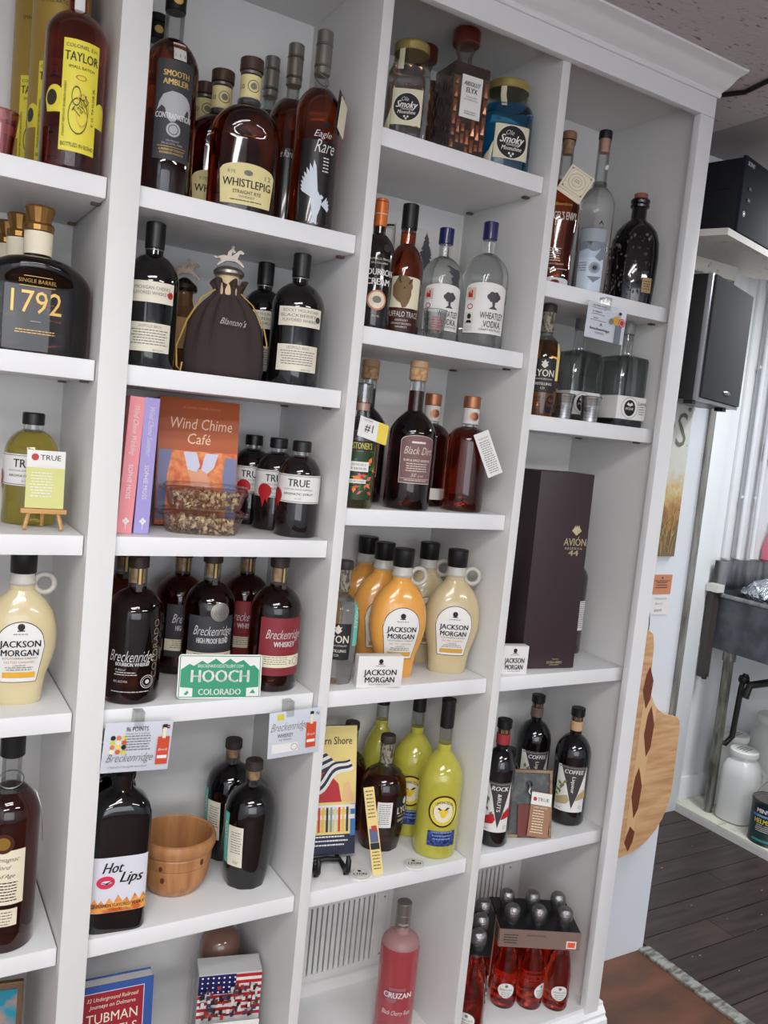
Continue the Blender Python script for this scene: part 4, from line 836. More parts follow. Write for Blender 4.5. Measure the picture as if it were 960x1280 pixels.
# third shelf of bay C
CLEAR_Y = liquid('pale_gold_spirit', (206, 190, 130), .95, ior=1.34)
r, s = bottle('liquor_bottle', 'bottle with tropical flower print and a yellow neck tag', .848, .058, zC[2], .038, .255, CLEAR_Y, .60, .735, .0165, fill=.50, d=0, p=2.6, q=1.3, cap=[(.0195, .215, .255, thin_glass('cap_glass', (210, 214, 214), .15), 'glass_cap')], neckm=GLASS)
lathe('stopper', [(.0145, .200), (.0155, .226)], mat('pink_cork', (206, 160, 140), .7), r, n=22)
FL = [mat('flower_%d' % i, c, .45) for i, c in enumerate([(206, 66, 44), (40, 110, 44), (226, 130, 40), (34, 70, 36), (214, 96, 110)])]
it = [('r', 0, .067, .074, .098, mat('dark_foliage', (30, 56, 26), .45), 'printed_wrap'), ('r', 0, .128, .074, .020, mat('dark_band', (34, 34, 22), .45), 'name_band'), T('DR. STONER\'S', .0, .128, .0125, .058, mat('yellow_green_ink', (190, 186, 80), .5), b=.02)]
rnd = random.Random(2)
for i in range(58):
    a = rnd.uniform(0, 6.28); cx_, cz_ = rnd.uniform(-.030, .030), rnd.uniform(.03, .105); L_ = rnd.uniform(.012, .022); ww = rnd.uniform(.0025, .005)
    it.append(('p', [(cx_, cz_), (cx_+L_*.5*cos(a)-ww*sin(a), cz_+L_*.5*sin(a)+ww*cos(a)), (cx_+L_*cos(a), cz_+L_*sin(a)), (cx_+L_*.5*cos(a)+ww*sin(a), cz_+L_*.5*sin(a)-ww*cos(a))], FL[i % 5], 'printed_leaf'))
it += [('r', .004, .086, .036, .020, PAPER, 'small_label'), T('SMOKY', .004, .090, .0045, .028, INKG), T('HERB', .004, .082, .0045, .028, INKG), ('r', .004, .056, .030, .008, PAPER, 'small_label'), T('FLAVORED', .004, .056, .0035, .026, INK)]
deco(r, s, it, 0, 0, .0006, .00007)
t = thing('neck_tag', 'white and yellow number one tag on the tropical bottle', 'tag', (.850, .014, zC[2]+.155), rot=(RAD(-26), RAD(14), RAD(-12)))
bx('tag_card', -.030, .034, -.001, .0, -.016, .030, PAPER, t); bx('yellow_end', .012, .034, -.0016, -.001, -.016, .030, mat('tag_yellow', (226, 200, 80), .5), t)
deco(t, Flat((0, -.001, 0)), [T('#1', -.008, .008, .018, .018, INK), T('VOTED', -.012, .024, .0035, .02, INKG)], 0, 0, .0009)
BP = lambda: None
def tallwine(x, y, l, full, d):
    r, s = bottle('liquor_bottle', l, x, y, zC[2], .050, .318, DRED if full else BLACK, .50, .665, .0165, fill=.80, d=d, p=2.0, q=1.0, group='dark spiced rum bottles', cap=[(.0195, .276, .303, CORK, 'cork_band'), (.0200, .303, .318, mat('tan_cap', (176, 140, 104), .5), 'cap')], neckm=GLASS, foot=.006)
    MV = mat('mauve_label', (122, 88, 88), .55)
    L = deco(r, s, [('a', 0, .058, .074, .078, .090, .012, OFF, 'label_border')], 0, 0, .0003)[0]
    deco(L, s, [('a', 0, .0592, .0715, .0755, .088, .012, MV, 'label')], 0, 0, .0007)
    deco(L, s, [T('Black Dirt', .002, .128, .016, .064, OFF, sh=.35), ('r', 0, .145, .03, .004, OFF, 'ship_print'), T('RUM & SPICE RESERVE', 0, .107, .0048, .058, OFF, b=.02), small(0, .099, .054, 4, OFF, .005), T('50', -.006, .076, .008, .012, OFF, sh=.4), T('proof', .010, .075, .004, .012, OFF), ('r', 0, .068, .068, .0008, OFF, 'rule'), small(0, .064, .062, 1, OFF)], 0, 0, .0013)
tallwine(.985, .072, 'tall dark bottle with mauve label and tan cork cap in front', True, 18)
tallwine(.945, .212, 'tall dark bottle with tan cap at the back left of the mauve-labelled one', False, 0)
def rum(x, y, l, full, d):
    r, s = bottle('liquor_bottle', l, x, y, zC[2], .047, .259, DRED if not full else liquid('ruby_rum', (140, 46, 26), 1.0), .60, .735, .0175, fill=.735, d=d, p=2.3, q=1.4, group='dark rum bottles with copper caps', cap=[(.0195, .232, .259, mat('copper_cap', (158, 102, 72), .34, .6), 'cap'), (.0188, .196, .232, mat('neck_paper', (206, 202, 194), .6), 'neck_label')], foot=.006)
    deco(r, s, [('d', .004, .214, .0095, 0, MATS['copper_cap'], 'copper_medal'), ('o', .004, .214, .006, .001, DAB, 'medal_ring')], 0, 0, .0035)
    if not full: deco(r, s, [('r', .02, .03, .045, .026, PAPER, 'label')], 0, 0, .0005)
rum(1.140, .080, 'dark rum bottle with copper cap and a long white hang tag', True, 12)
rum(1.098, .175, 'dark rum bottle with copper cap behind the tagged one', False, 10)
t = thing('hang_tag', 'long white printed tag hanging off the copper-capped rum', 'tag', (1.132, .026, zC[2]+.180), rot=(RAD(-8), RAD(-24), RAD(-8)))
bx('tag_card', -.019, .019, -.001, .0, -.100, 0, PAPER, t); deco(t, Flat((0, -.001, 0)), [T('AGED RUM', 0, -.014, .004, .026, INKG), small(0, -.022, .028, 15, INKG, .005)], 0, 0, .0005)

# fourth shelf of bay C: clear gin bottle and promo box
def lyon_print(r, s, z, w, sc=1.0, s0=0, dark=True):
    L = deco(r, s, [('r', 0, 0, w, .078*sc, mat('lyon_black', (26, 26, 30), .5), 'label')], s0, z, .0005)[0]
    deco(L, s, [('p', [(-.009, .033), (-.005, .028), (-.008, .024), (-.003, .019), (0, .017), (.003, .019), (.008, .024), (.005, .028), (.009, .033), (.004, .031), (0, .037), (-.004, .031)], OFF, 'lion_emblem'), T('LYON', 0, .006, .016*sc, w*.82, OFF, b=.02), T('WINDON DISTILLERY', 0, -.008, .0035, w*.75, OFF), T('DISTILLING', 0, -.019, .006*sc, w*.70, OFF, b=.02), T('CO', 0, -.029, .005*sc, .010, OFF)], s0, z, .001)
def lyonb(name, x, y, z, l, liq, H, R, d, prt, s0=0, grp='craft bottles with printed black labels'):
    P = [(R*.82, .002, 1), (R*.88, 0, 1), (R*.94, .018, 1), (R, .045, .4), (R*1.02, .09, .1), (R*1.02, H*.52, 0), (R*.95, H*.60, 0), (R*.78, H*.665, 0), (R*.52, H*.705, 0), (R*.34, H*.73, 0), (.0155, H*.76, 0), (.0152, H*.96, 0)]
    r = thing(name, l, 'bottle', (x, y, z), aim(x, y, d), grp); s = Round(P, sh_poly(9))
    lo, hi = split(P, H*.68); lathe('bottle_body', lo, liq, r, sh_poly(9), 36, 26); lathe('glass_neck', hi, GLASS, r, None, 28, 30, False, False)
    lathe('neck_band', [(.0162, H*.755), (.0162, H*.93)], mat('sage_band', (140, 134, 116), .5, noise=((200, 200, 120), (70, 66, 58), .5, .55)), r, n=24)
    lathe('cap', [(.0172, H*.93), (.0182, H*.94), (.018, H*.99), (.0168, H)], mat('bark_cap', (52, 44, 40), .55), r, n=24)
    if prt: lyon_print(r, s, H*.36, .058, 1, s0)
    return r, s
r, s = lyonb('gin_bottle', .860, .090, zC[3], 'clear gin bottle with black label and teal strip beside the divider', VODKA, .262, .041, -2, True)
deco(r, s, [('r', .042, .135, .014, .10, TEAL, 'teal_strip'), T('LYON', .042, .145, .010, .04, IV, rot=80)], 0, 0, .0008)
def jmbox(x, y, z, l, w, rz):
    t = thing('promo_box', l, 'box', (x, y, z), rz, 'small white promo boxes'); bx('box_body', -w/2, w/2, 0, .024, 0, .068, PAPER, t, bevel=.0008)
    k = w/.108
    deco(t, Flat((0, 0, 0)), [('d', 0, .057, .005, 0, INK, 'figure_emblem'), ('r', 0, .051, .011, .002, INK, 'figure_emblem'), small(0, .046, .026, 1, INKG), T('JACKSON', 0, .033, .012, .078*k, INK, b=.03), T('MORGAN', 0, .017, .012, .070*k, INK, b=.03), T('SOUTHERN CREAM', 0, .007, .003, .05*k, INKG)], 0, 0, .0005)
jmbox(.931, .020, zC[3], 'small white promo box in front of the orange flasks', .102, -11)

# fifth shelf of bay C
t = thing('guide_book', 'narrow upright guide book with a striped hat woman on the cover', 'book', (.912, .115, zC[4]+.018), rot=(RAD(-14), 0, RAD(-12)))
YC = mat('sand_cover', (222, 200, 124), .4); NVY = mat('navy_print', (26, 30, 56), .4)
hh = .285; bx('cover', -.088, .052, -.001, .001, 0, hh, YC, t); bx('page_block', -.087, .050, .001, .014, .002, hh-.002, PAPER, t); bx('back_cover', -.088, .052, .014, .016, 0, hh, NVY, t)
it = [T('Eastern Shore', -.012, .252, .017, .104, NVY, b=.01), ('r', -.018, .022, .14, .044, NVY, 'navy_panel'), small(-.018, .038, .11, 3, PAPER, .009),
      ('p', [(-.05, .115), (-.045, .135), (-.025, .165), (-.005, .170), (.010, .155), (.018, .115)], RED, 'figure_dress'), ('p', [(.018, .115), (.022, .155), (.035, .16), (.045, .13), (.05, .115)], mat('peach_print', (226, 180, 130), .5), 'figure_arm'),
      ('r', .046, .075, .012, .07, mat('sky_print', (60, 110, 170), .5), 'blue_edge')]
HC = RAD(24)
def hat(u, v): return (-.022+u*cos(HC)-v*sin(HC), .176+u*sin(HC)+v*cos(HC))
for i in range(7):
    v0, v1 = .052*i/7, .052*(i+1)/7; w0, w1 = [.032*sqrt(max(0, 1-(q/.056)**2)) for q in (v0, v1)]
    it.append(('p', [hat(-w0, v0), hat(w0, v0), hat(w1, v1), hat(-w1, v1)], (RED if i == 0 else NVY if i % 2 else PAPER), 'hat_stripe'))
for q, (lo_, hi_) in enumerate(((-.024, -.016), (-.016, -.008), (-.008, .000), (.000, .006))):
    up = [hat(.066*a/8, hi_*(1-.2*abs(a/8))+.012*(a/8)**2*(1 if a > 0 else -1.2)+.010*sin(a*.55)) for a in range(-8, 9)]
    dn = [hat(.066*a/8, lo_*(1-.2*abs(a/8))+.012*(a/8)**2*(1 if a > 0 else -1.2)+.010*sin(a*.55)) for a in range(-8, 9)]
    it.append(('p', up+dn[::-1], NVY if q % 2 else PAPER, 'hat_brim'))
it += [('r', -.02, .104, .14, .010, PAPER, 'bench_rail'), ('r', -.02, .082, .14, .010, PAPER, 'bench_rail')]
BC = [mat('bench_%d' % i, c, .5) for i, c in enumerate([(200, 60, 50), (226, 180, 90), (40, 44, 70), (120, 150, 160), (206, 200, 180)])]
it += [('r', -.082+.0095*i, .077, .0052, .054, BC[i % 5], 'bench_slat') for i in range(13)]
deco(t, Flat((0, -.001, 0)), it, 0, 0, .0004, .00005)
t = thing('book_easel', 'black plastic easel holding the guide book on the shelf', 'easel', (.905, .105, zC[4]), -12)
for sx in (-.048, .02):
    tube('prong', [(sx, .055, .004), (sx, .0, .010), (sx, -.045, .012), (sx, -.060, .018), (sx, -.062, .042), (sx, -.055, .048)], [.004, .005, .007, .007, .006, .004], BLACKM, t, 8)
    tube('foot', [(sx, -.045, .012), (sx, -.052, .004)], .006, BLACKM, t, 8)
tube('cross_bar', [(-.048, .0, .012), (-.014, -.004, .018), (.02, .0, .012)], .006, BLACKM, t, 8)
t = thing('yellow_leaflet', 'narrow yellow folded leaflet leaning beside the guide book', 'leaflet', (.985, .030, zC[4]), rot=(RAD(-14), RAD(-11), RAD(-25)))
bx('leaflet_card', -.012, .012, 0, .003, 0, .190, YC, t)
deco(t, Flat((0, 0, 0)), [small(0, .180, .018, 8, BUF, .008), ('r', 0, .085, .018, .030, mat('photo_blue', (80, 90, 130), .5), 'photo_strip'), ('r', .002, .100, .012, .012, RED, 'photo_strip'), ('r', 0, .062, .020, .014, INK, 'dark_block'), small(0, .048, .018, 6, BUF, .007)], 0, 0, .0005)
for x, y, l in ((.944, .040, 'round white badge lying beside the black easel'), (1.085, .036, 'round white badge lying in front of the yellow bottle')):
    t = thing('pin_badge', l, 'badge', (x, y, zC[4]), -20, 'round white badges'); lathe('disc', [(.0235, 0), (.0245, .0015), (.023, .0035), (.012, .005)], PAPER, t, n=36)
    deco(t, Flat((0, 0, .0052), v=(0, 1, 0), n=(0, 0, 1)), [T('LYON', 0, 0, .009, .030, INK, b=.03), ('d', 0, .012, .004, 0, INK, 'badge_emblem'), T('DISTILLING CO', 0, -.009, .0035, .024, INKG), ('o', 0, 0, .0215, .0005, INKG, 'badge_ring')], 0, 0, .0001)
RUMA = liquid('lyon_rum', (130, 56, 28), 1.0)
r, s = lyonb('rum_bottle', 1.060, .160, zC[4], 'dark rum bottle with white panel and black label, front one', RUMA, .268, .055, 15, True, .050)
deco(r, s, [('r', 0, 0, .036, .062, PAPER, 'back_label'), small(.0, .024, .028, 10, INKG, .0052)], -.006, .094, .0007)
lyonb('rum_bottle', 1.018, .262, zC[4], 'dark rum bottle behind the front one and the guide book', RUMA, .268, .045, -20, False)
LEM = mat('lemon_liqueur', (222, 216, 88), .08, 0, .45, 1.4, coat=.7)
def limon(x, y, l, full, d, R_=.0515):
    r, s = bottle('liqueur_bottle', l, x, y, zC[4], R_, .372, LEM, .48, .665, .0155, fill=.71, d=d, p=1.9, q=1.0, foot=.006, group='bright yellow lemon liqueur bottles', cap=[(.0165, .303, .368, BLACKM, 'cap'), (.0175, .362, .372, BLACKM, 'cap_rim')], neckm=GLASS)
    if full is None: return
    it = [('d', 0, .118, .036, 0, mat('badge_brown', (54, 32, 24), .4), 'round_badge', 1.08), ('d', 0, .118, .032, 0, mat('badge_lemon', (214, 196, 70), .4), 'badge_ring', 1.08), ('d', 0, .117, .0235, 0, CREAM, 'badge_centre', 1.08), T('LIMONCELLO', 0, .1405, .0060, .042, INK, b=.03, arc=.030),
        ('d', -.006, .118, .0055, 0, mat('lemon_print', (230, 190, 40), .4), 'lemon'), ('d', .006, .118, .0055, 0, MATS['lemon_print'], 'lemon'), ('d', 0, .110, .0065, 0, MATS['lemon_print'], 'lemon'), ('p', [(0, .121), (.008, .129), (.014, .127), (.007, .122)], FL[3], 'lemon_leaf'), ('p', [(-.004, .122), (-.012, .128), (-.015, .124), (-.008, .121)], FL[3], 'lemon_leaf'),
        ('r', .002, .052, .068, .036, mat('cobalt_label', (22, 32, 84), .4, noise=((160, 160, 160), (60, 84, 150), .45, .6)), 'blue_label'), small(.002, .066, .05, 3, mat('pale_blue', (130, 150, 190), .5), .008)]
    deco(r, s, it, 0, 0, .0006)
limon(1.171, .085, 'bright yellow lemon liqueur bottle at the front', True, 16)
limon(1.168, .200, 'bright yellow lemon liqueur bottle behind the front one', False, -2)
limon(1.105, .268, 'yellow bottle glimpsed behind the dark rum bottles', None, 0, .040)

# foot of bay C: pink rum
PNK = mat('pink_frosted', (196, 84, 92), .2, 0, .5, 1.4, coat=.4); PNKN = mat('pink_frost_neck', (214, 178, 176), .25, 0, .6, 1.3)
r, s = bottle('liquor_bottle', 'pink frosted rum bottle with silver cap standing alone', 1.128, .118, BOT, .0475, .337, PNK, .66, .775, .017, fill=.70, d=5, p=2.8, q=1.6, foot=.008, neckm=PNKN, cap=[(.0185, .277, .337, PEWTER, 'cap'), (.0193, .306, .309, PEWTER, 'cap_ring'), (.0193, .277, .28, PEWTER, 'cap_ring')])
MAU = mat('mauve_print', (150, 92, 100), .5)
deco(r, s, [('r', 0, .142, .040, .008, MAU, 'plant_print'), ('d', -.012, .116, .012, 0, MAU, 'plant_print', .7), ('r', -.012, .128, .03, .016, MAU, 'plant_print'), T('CRUZAN', .002, .128, .0135, .066, PAPER, b=.025), T('Black Cherry Rum', .002, .084, .0115, .068, PAPER, sh=.4), T('CRUZAN', 0, .288, .004, .022, PAPER)], 0, 0, .0022)
print('part C done')

# ---- bay D
AE = mat('angel_print', (216, 206, 196), .4)
def envy(x, y, l, full, d, H=.355):
    P = [(.030, .002, 1), (.036, 0, 1), (.0375, .006, 1), (.034, .05, 1), (.0335, .09, 1), (.038, .15, 1), (.0395, .185, 1), (.036, .21, .8), (.026, .232, .5), (.0155, .248, 0), (.0145, .262, 0), (.0145, H-.03, 0), (.0165, H-.028, 0), (.0165, H-.018, 0)]
    r = thing('liquor_bottle', l, 'bottle', (x, y, zD[0]), aim(x, y, d), 'waisted amber bourbon bottles'); s = Round(P, sh_se(2.6, 1.05, .8))
    lo, hi = split(P, .245); lathe('bottle_body', lo, AMBER, r, sh_se(2.6, 1.05, .8), 40, 35); lathe('glass_neck', hi, GLASS, r, None, 28, 35, False, False)
    lathe('cork', [(.0115, H-.05), (.0125, H-.02)], CORK, r, n=20); lathe('stopper', [(.0165, H-.018), (.0175, H-.014), (.0175, H-.003), (.015, H)], mat('walnut_cap', (130, 92, 70), .5) if full else BLACKM, r, n=24)
    if full: deco(r, s, [T("ANGEL'S ENVY", 0, .160, .017, .070, AE, b=.015), T('Bourbon', 0, .186, .007, .04, GOLD, sh=.4), small(-.008, .086, .032, 6, AE, .0055), T('KENTUCKY STRAIGHT', -.006, .052, .0035, .045, AE), small(0, .040, .055, 1, AE), ('a', 0, .003, .062, .062, .012, .006, mat('silver_foot', (200, 202, 208), .3), 'foot_label'), ('d', 0, .011, .010, 0, AMBER, 'foot_window', .5)], 0, 0, .0006)
envy(1.338, .085, "amber bourbon bottle with a square cream tag at its neck", True, 8)
envy(1.400, .225, 'amber bottle with black cap behind the tagged bourbon', False, 0, .362)
t = thing('neck_tag', 'square cream playing-card style tag on the amber bourbon', 'tag', (1.327, .030, zD[0]+.229), rot=(RAD(-12), RAD(28), RAD(-30)))
bx('tag_card', -.031, .031, -.001, 0, -.031, .031, CREAM, t); bx('tag_leaf', -.031, .031, .001, .002, -.040, .022, CREAM, t)
deco(t, Flat((0, -.001, 0)), [('o', 0, 0, .020, .0008, INKG, 'tag_ornament'), ('o', 0, 0, .012, .0008, INKG, 'tag_ornament')] + [('r', 0, zz, .052, .0007, INKG, 'tag_border') for zz in (-.026, .026)] + [('r', xx, 0, .0007, .052, INKG, 'tag_border') for xx in (-.026, .026)] + [('d', a*.024, b*.024, .002, 0, INKG, 'tag_corner') for a in (-1, 1) for b in (-1, 1)] + [small(0, .003, .014, 2, INKG, .005)], 0, 0, .0004)
r, s = bottle('vodka_bottle', 'tall clear vodka bottle with a pale snowy window scene', 1.447, .083, zD[0], .0405, .385, VODKA, .545, .665, .0145, fill=.67, d=0, p=2.0, q=1.1, foot=.006, neckm=GLASS, lip=.262)
lathe('cork', [(.0118, .335), (.0125, .366)], mat('pink_cork', (206, 160, 140), .7), r, n=20); lathe('cap', [(.0155, .366), (.0158, .367), (.0155, .383), (.014, .385)], BLACKM, r, n=24)
PB = mat('pale_mountain', (176, 192, 208), .4); GM = mat('grey_mountain', (120, 128, 138), .4)
deco(r, s, [('r', 0, .058, .062, .105, mat('snow_print', (196, 208, 222), .35), 'scene_print'), ('p', [(-.031, .110), (-.018, .122), (-.004, .112), (.010, .128), (.030, .112), (.030, .098), (-.031, .098)], GM, 'mountain'), ('p', [(-.031, .098), (-.010, .104), (.006, .095), (.030, .112), (.030, .085), (-.031, .082)], PB, 'mountain'), ('p', [(.030, .120), (.008, .084), (.020, .076), (.030, .082)], GM, 'mountain'),
    T('breckenridge', -.002, .151, .0085, .062, NVY, sh=.1, b=.01), T('VODKA', .012, .137, .0085, .032, PAPER), ('p', [(.008, .160), (.014, .170), (.020, .160), (.017, .160), (.014, .165), (.011, .160)], INK, 'peak_mark'), ('r', 0, .136, .060, .030, mat('pale_band', (150, 158, 166), .4), 'band'), ('d', .010, .060, .013, 0, mat('slate', (116, 126, 136), .4), 'round_seal'), ('o', .010, .060, .011, .0008, PAPER, 'round_seal_ring'), ('d', .010, .060, .005, 0, NVY, 'round_seal_mark'), ('p', [(-.006, .040), (.010, .026), (.028, .040)], GM, 'mountain'), ('p', [(.006, .298), (.012, .306), (.018, .302), (.014, .294), (.008, .292)], PAPER, 'neck_mark'), small(-.018, .070, .022, 4, GM, .006)], 0, 0, .0006)
P = [(.048, .002, 1), (.053, 0, 1), (.055, .006, 1), (.0585, .06, 1), (.0600, .12, 1), (.0575, .155, 1), (.050, .18, .9), (.036, .198, .7), (.0215, .208, .2), (.019, .214, 0), (.0185, .238, 0), (.0225, .240, 0), (.0235, .245, 0), (.0215, .248, 0), (.0235, .252, 0), (.0235, .258, 0), (.021, .261, 0)]
r = thing('liquor_bottle', 'round black flask bottle with embossed reliefs and tan tag', 'bottle', (1.594, .090, zD[0]), aim(1.594, .09, 0)); shp = sh_se(2.0, 1, .7)
lathe('bottle_body', P, BLACK, r, shp, 48, 35); lathe('cork', [(.016, .26), (.0165, .272), (.015, .274)], mat('red_cork', (150, 84, 64), .7), r, n=24)
s = Round(P, shp); rnd = random.Random(9); V = []; F = []
for i in range(120):
    a = rnd.uniform(-.075, .045); z = rnd.uniform(.02, .17); w_ = rnd.uniform(.001, .005); h_ = rnd.uniform(.001, .007); b0 = len(V)
    for p in ((a-w_, z), (a, z-h_), (a+w_, z), (a, z+h_)): V.append(s.pt(p[0], p[1], .0002))
    V.append(s.pt(a, z, .003)); F += [(b0, b0+1, b0+4), (b0+1, b0+2, b0+4), (b0+2, b0+3, b0+4), (b0+3, b0, b0+4)]
q = mk('embossed_relief', V, F, mat('wet_relief', (104, 104, 110), .08, .5), r); q['kind'] = 'stuff'
deco(r, s, [('r', .040, .048, .026, .036, mat('parchment', (164, 136, 96), .6), 'label'), small(.040, .056, .02, 4, DAB, .006)], 0, 0, .0012)

# D: second shelf
r, s = lyonb('rum_bottle', 1.338, .085, zD[1], 'amber rum bottle with yellow seal strip beside the metal cups', liquid('golden_rum', (190, 116, 46), 1.0), .262, .040, 0, True, .004)
deco(r, s, [('r', .038, .135, .010, .10, mat('yellow_strip', (222, 206, 130), .5), 'seal_strip')], 0, 0, .0009)
STEEL = mat('brushed_steel', (190, 190, 190), .25, .95, noise=((8, 8, 200), (150, 150, 150), .4, .6))
for x, y, l in ((1.4075, .075, 'small steel cup at the left'), (1.4685, .048, 'small steel cup at the right')):
    t = thing('steel_cup', l + ' before the square bottles', 'cup', (x, y, zD[1]), -40, 'small steel cups')
    lathe('cup_wall', [(.018, 0), (.0195, .001), (.0235, .052), (.0255, .056), (.0262, .060), (.0245, .062), (.0230, .058), (.0175, .004)], STEEL, t, n=36)
    deco(t, Round([(.0195, .001), (.0235, .052)]), [T('COUNTRY', -.010, .032, .004, .022, INK), T('SPIRITS', -.010, .026, .004, .02, INK)], 0, 0, .0006)
SQG = thin_glass('grey_square_glass', (186, 190, 188), .08)
def lena(x, y, l, rz):
    t = thing('vodka_bottle', l, 'bottle', (x, y, zD[1]), rz, 'square clear spirit bottles'); a = .045
    e = sh_se(9, 1, 1)
    lathe('glass_body', [(a*.97, 0), (a, .004), (a, .166), (a*.96, .172), (a*.6, .177), (.016, .180)], SQG, t, e, 48, 30)
    lathe('glass_neck', [(.0155, .179), (.0150, .185), (.0150, .235)], GLASS, t, n=28, close_bottom=False, close_top=False)
    lathe('cap', [(.0165, .232), (.0165, .259)], BLACKM if False else mat('grey_cap', (120, 120, 118), .4), t, n=28)
    b = bx('label', -a-.0012, a+.0012, -a-.0012, a+.0012, .018, .076, PAPER, t, bevel=.003)
    deco(b, Flat((0, -a-.0012, .047)), [('o', -.006, 0, .0265, .0008, INK, 'badge_ring', .98), ('d', -.006, 0, .0175, 0, INK, 'round_badge', 1.15), T('FOX', -.006, -.002, .006, .024, PAPER, b=.03), ('p', [(-.016, .008), (-.012, .014), (-.006, .010), (0, .014), (.004, .008), (-.006, .004)], PAPER, 'fox_mark'), T('Lena', .032, .014, .0095, .024, INK), small(.032, .004, .018, 4, INKG, .006)], 0, 0, .0004)
lena(1.610, .092, 'square clear spirit bottle at the right end, full white band label', -6)
lena(1.505, .150, 'square clear spirit bottle behind the steel cups', -6)
lena(1.400, .235, 'square clear spirit bottle at the back left of three', -6)
shelf_card('silver award card hanging over the square bottles', 1.437, 1.985, .124, .082,
    [T('GLUTEN FREE', -.028, .034, .004, .040, INK), small(-.028, .028, .05, 1, INKG), T('92 POINTS', -.032, .020, .004, .03, INK), small(-.028, .014, .052, 1, INKG), T('GOLD', -.034, .006, .004, .016, INK), small(-.026, .000, .05, 1, INKG), ('p', [(-.020, -.010), (-.016, -.003), (-.012, -.010), (-.014, -.010), (-.016, -.006), (-.018, -.010)], INK, 'peak_mark'), T('breckenridge', -.018, -.018, .006, .062, INK, b=.02), T('VODKA', -.018, -.027, .005, .03, INKG), ('r', .040, -.018, .020, .046, mat('bottle_grey', (110, 116, 130), .4), 'printed_bottle'), ('r', .040, .014, .008, .026, mat('bottle_pale', (170, 172, 180), .4), 'printed_neck'), ('r', .040, .028, .009, .006, INK, 'printed_cap'), ('d', .030, .010, .0105, 0, mat('gold_sun', (216, 160, 60), .4, .3), 'medal'), ('d', .048, .008, .010, 0, RED, 'medal'), ('o', .048, .008, .0075, .001, PAPER, 'medal_ring'), ('d', .014, .006, .007, 0, INKG, 'medal')], 2, .0)

# D: third shelf
PLUM = mat('plum_carton', (56, 42, 46), .42); LOGO = mat('pale_gold_print', (206, 192, 150), .35, .3)
t = thing('gift_carton', 'tall dark plum spirit carton with pale gold emblem and print', 'box', (1.4335, .052, zD[2]+.001), rot=(0, RAD(-.6), RAD(-9)))
bx('carton', -.0765, .0765, 0, .10, .001, .486, PLUM, t, bevel=.001)
# chamfered left side of the carton reads almost black
deco(t, Flat((-.008, 0, 0)), [('p', [(.036, .346), (.041, .352), (.045, .360), (.047, .354), (.050, .360), (.053, .354), (.055, .360), (.059, .352), (.064, .346), (.057, .340), (.050, .334), (.043, .340)], LOGO, 'agave_emblem'), T('AVIÓN', .048, .318, .018, .064, LOGO, b=.02), T('RESERVA', .046, .302, .0055, .050, LOGO), T('44', .046, .291, .013, .028, LOGO, b=.03), T('TEQUILA', .028, .024, .003, .02, LOGO), T('EXTRA AÑEJO', .026, .016, .006, .044, LOGO, b=.02), small(.026, .009, .03, 1, LOGO)], 0, 0, .0008)
r, s = bottle('liquor_bottle', 'dark bottle with a barcode label peeping out behind the plum carton', 1.618, .190, zD[2], .040, .30, mat('dark_olive_glass', (50, 44, 40), .08, coat=.5), .66, .80, .015, d=30, cap=[(.017, .26, .30, BLACKM, 'cap')])
deco(r, s, [('r', .012, .105, .04, .080, PAPER, 'label'), small(.012, .14, .034, 14, INK, .0052)], 0, 0, .0006)
r, s = bottle('liquor_bottle', 'black bottle with ornate cream label hidden left of the plum carton', 1.315, .190, zD[2], .036, .255, BLACK, .5, .74, .0145, d=0, cap=[(.016, .20, .255, mat('ornate_neck', (40, 36, 36), .4), 'neck_foil')], neckm=BLACK)
label(r, s, .09, .058, .10, CREAM, [('o', 0, .01, .016, .0012, DAB, 'ornament'), ('d', 0, .01, .009, 0, BUF, 'ornament'), small(0, -.02, .04, 4, DAB, .006)])
jmbox(1.312, .036, zD[2], 'small white promo box left of the tall plum carton', .072, -12)

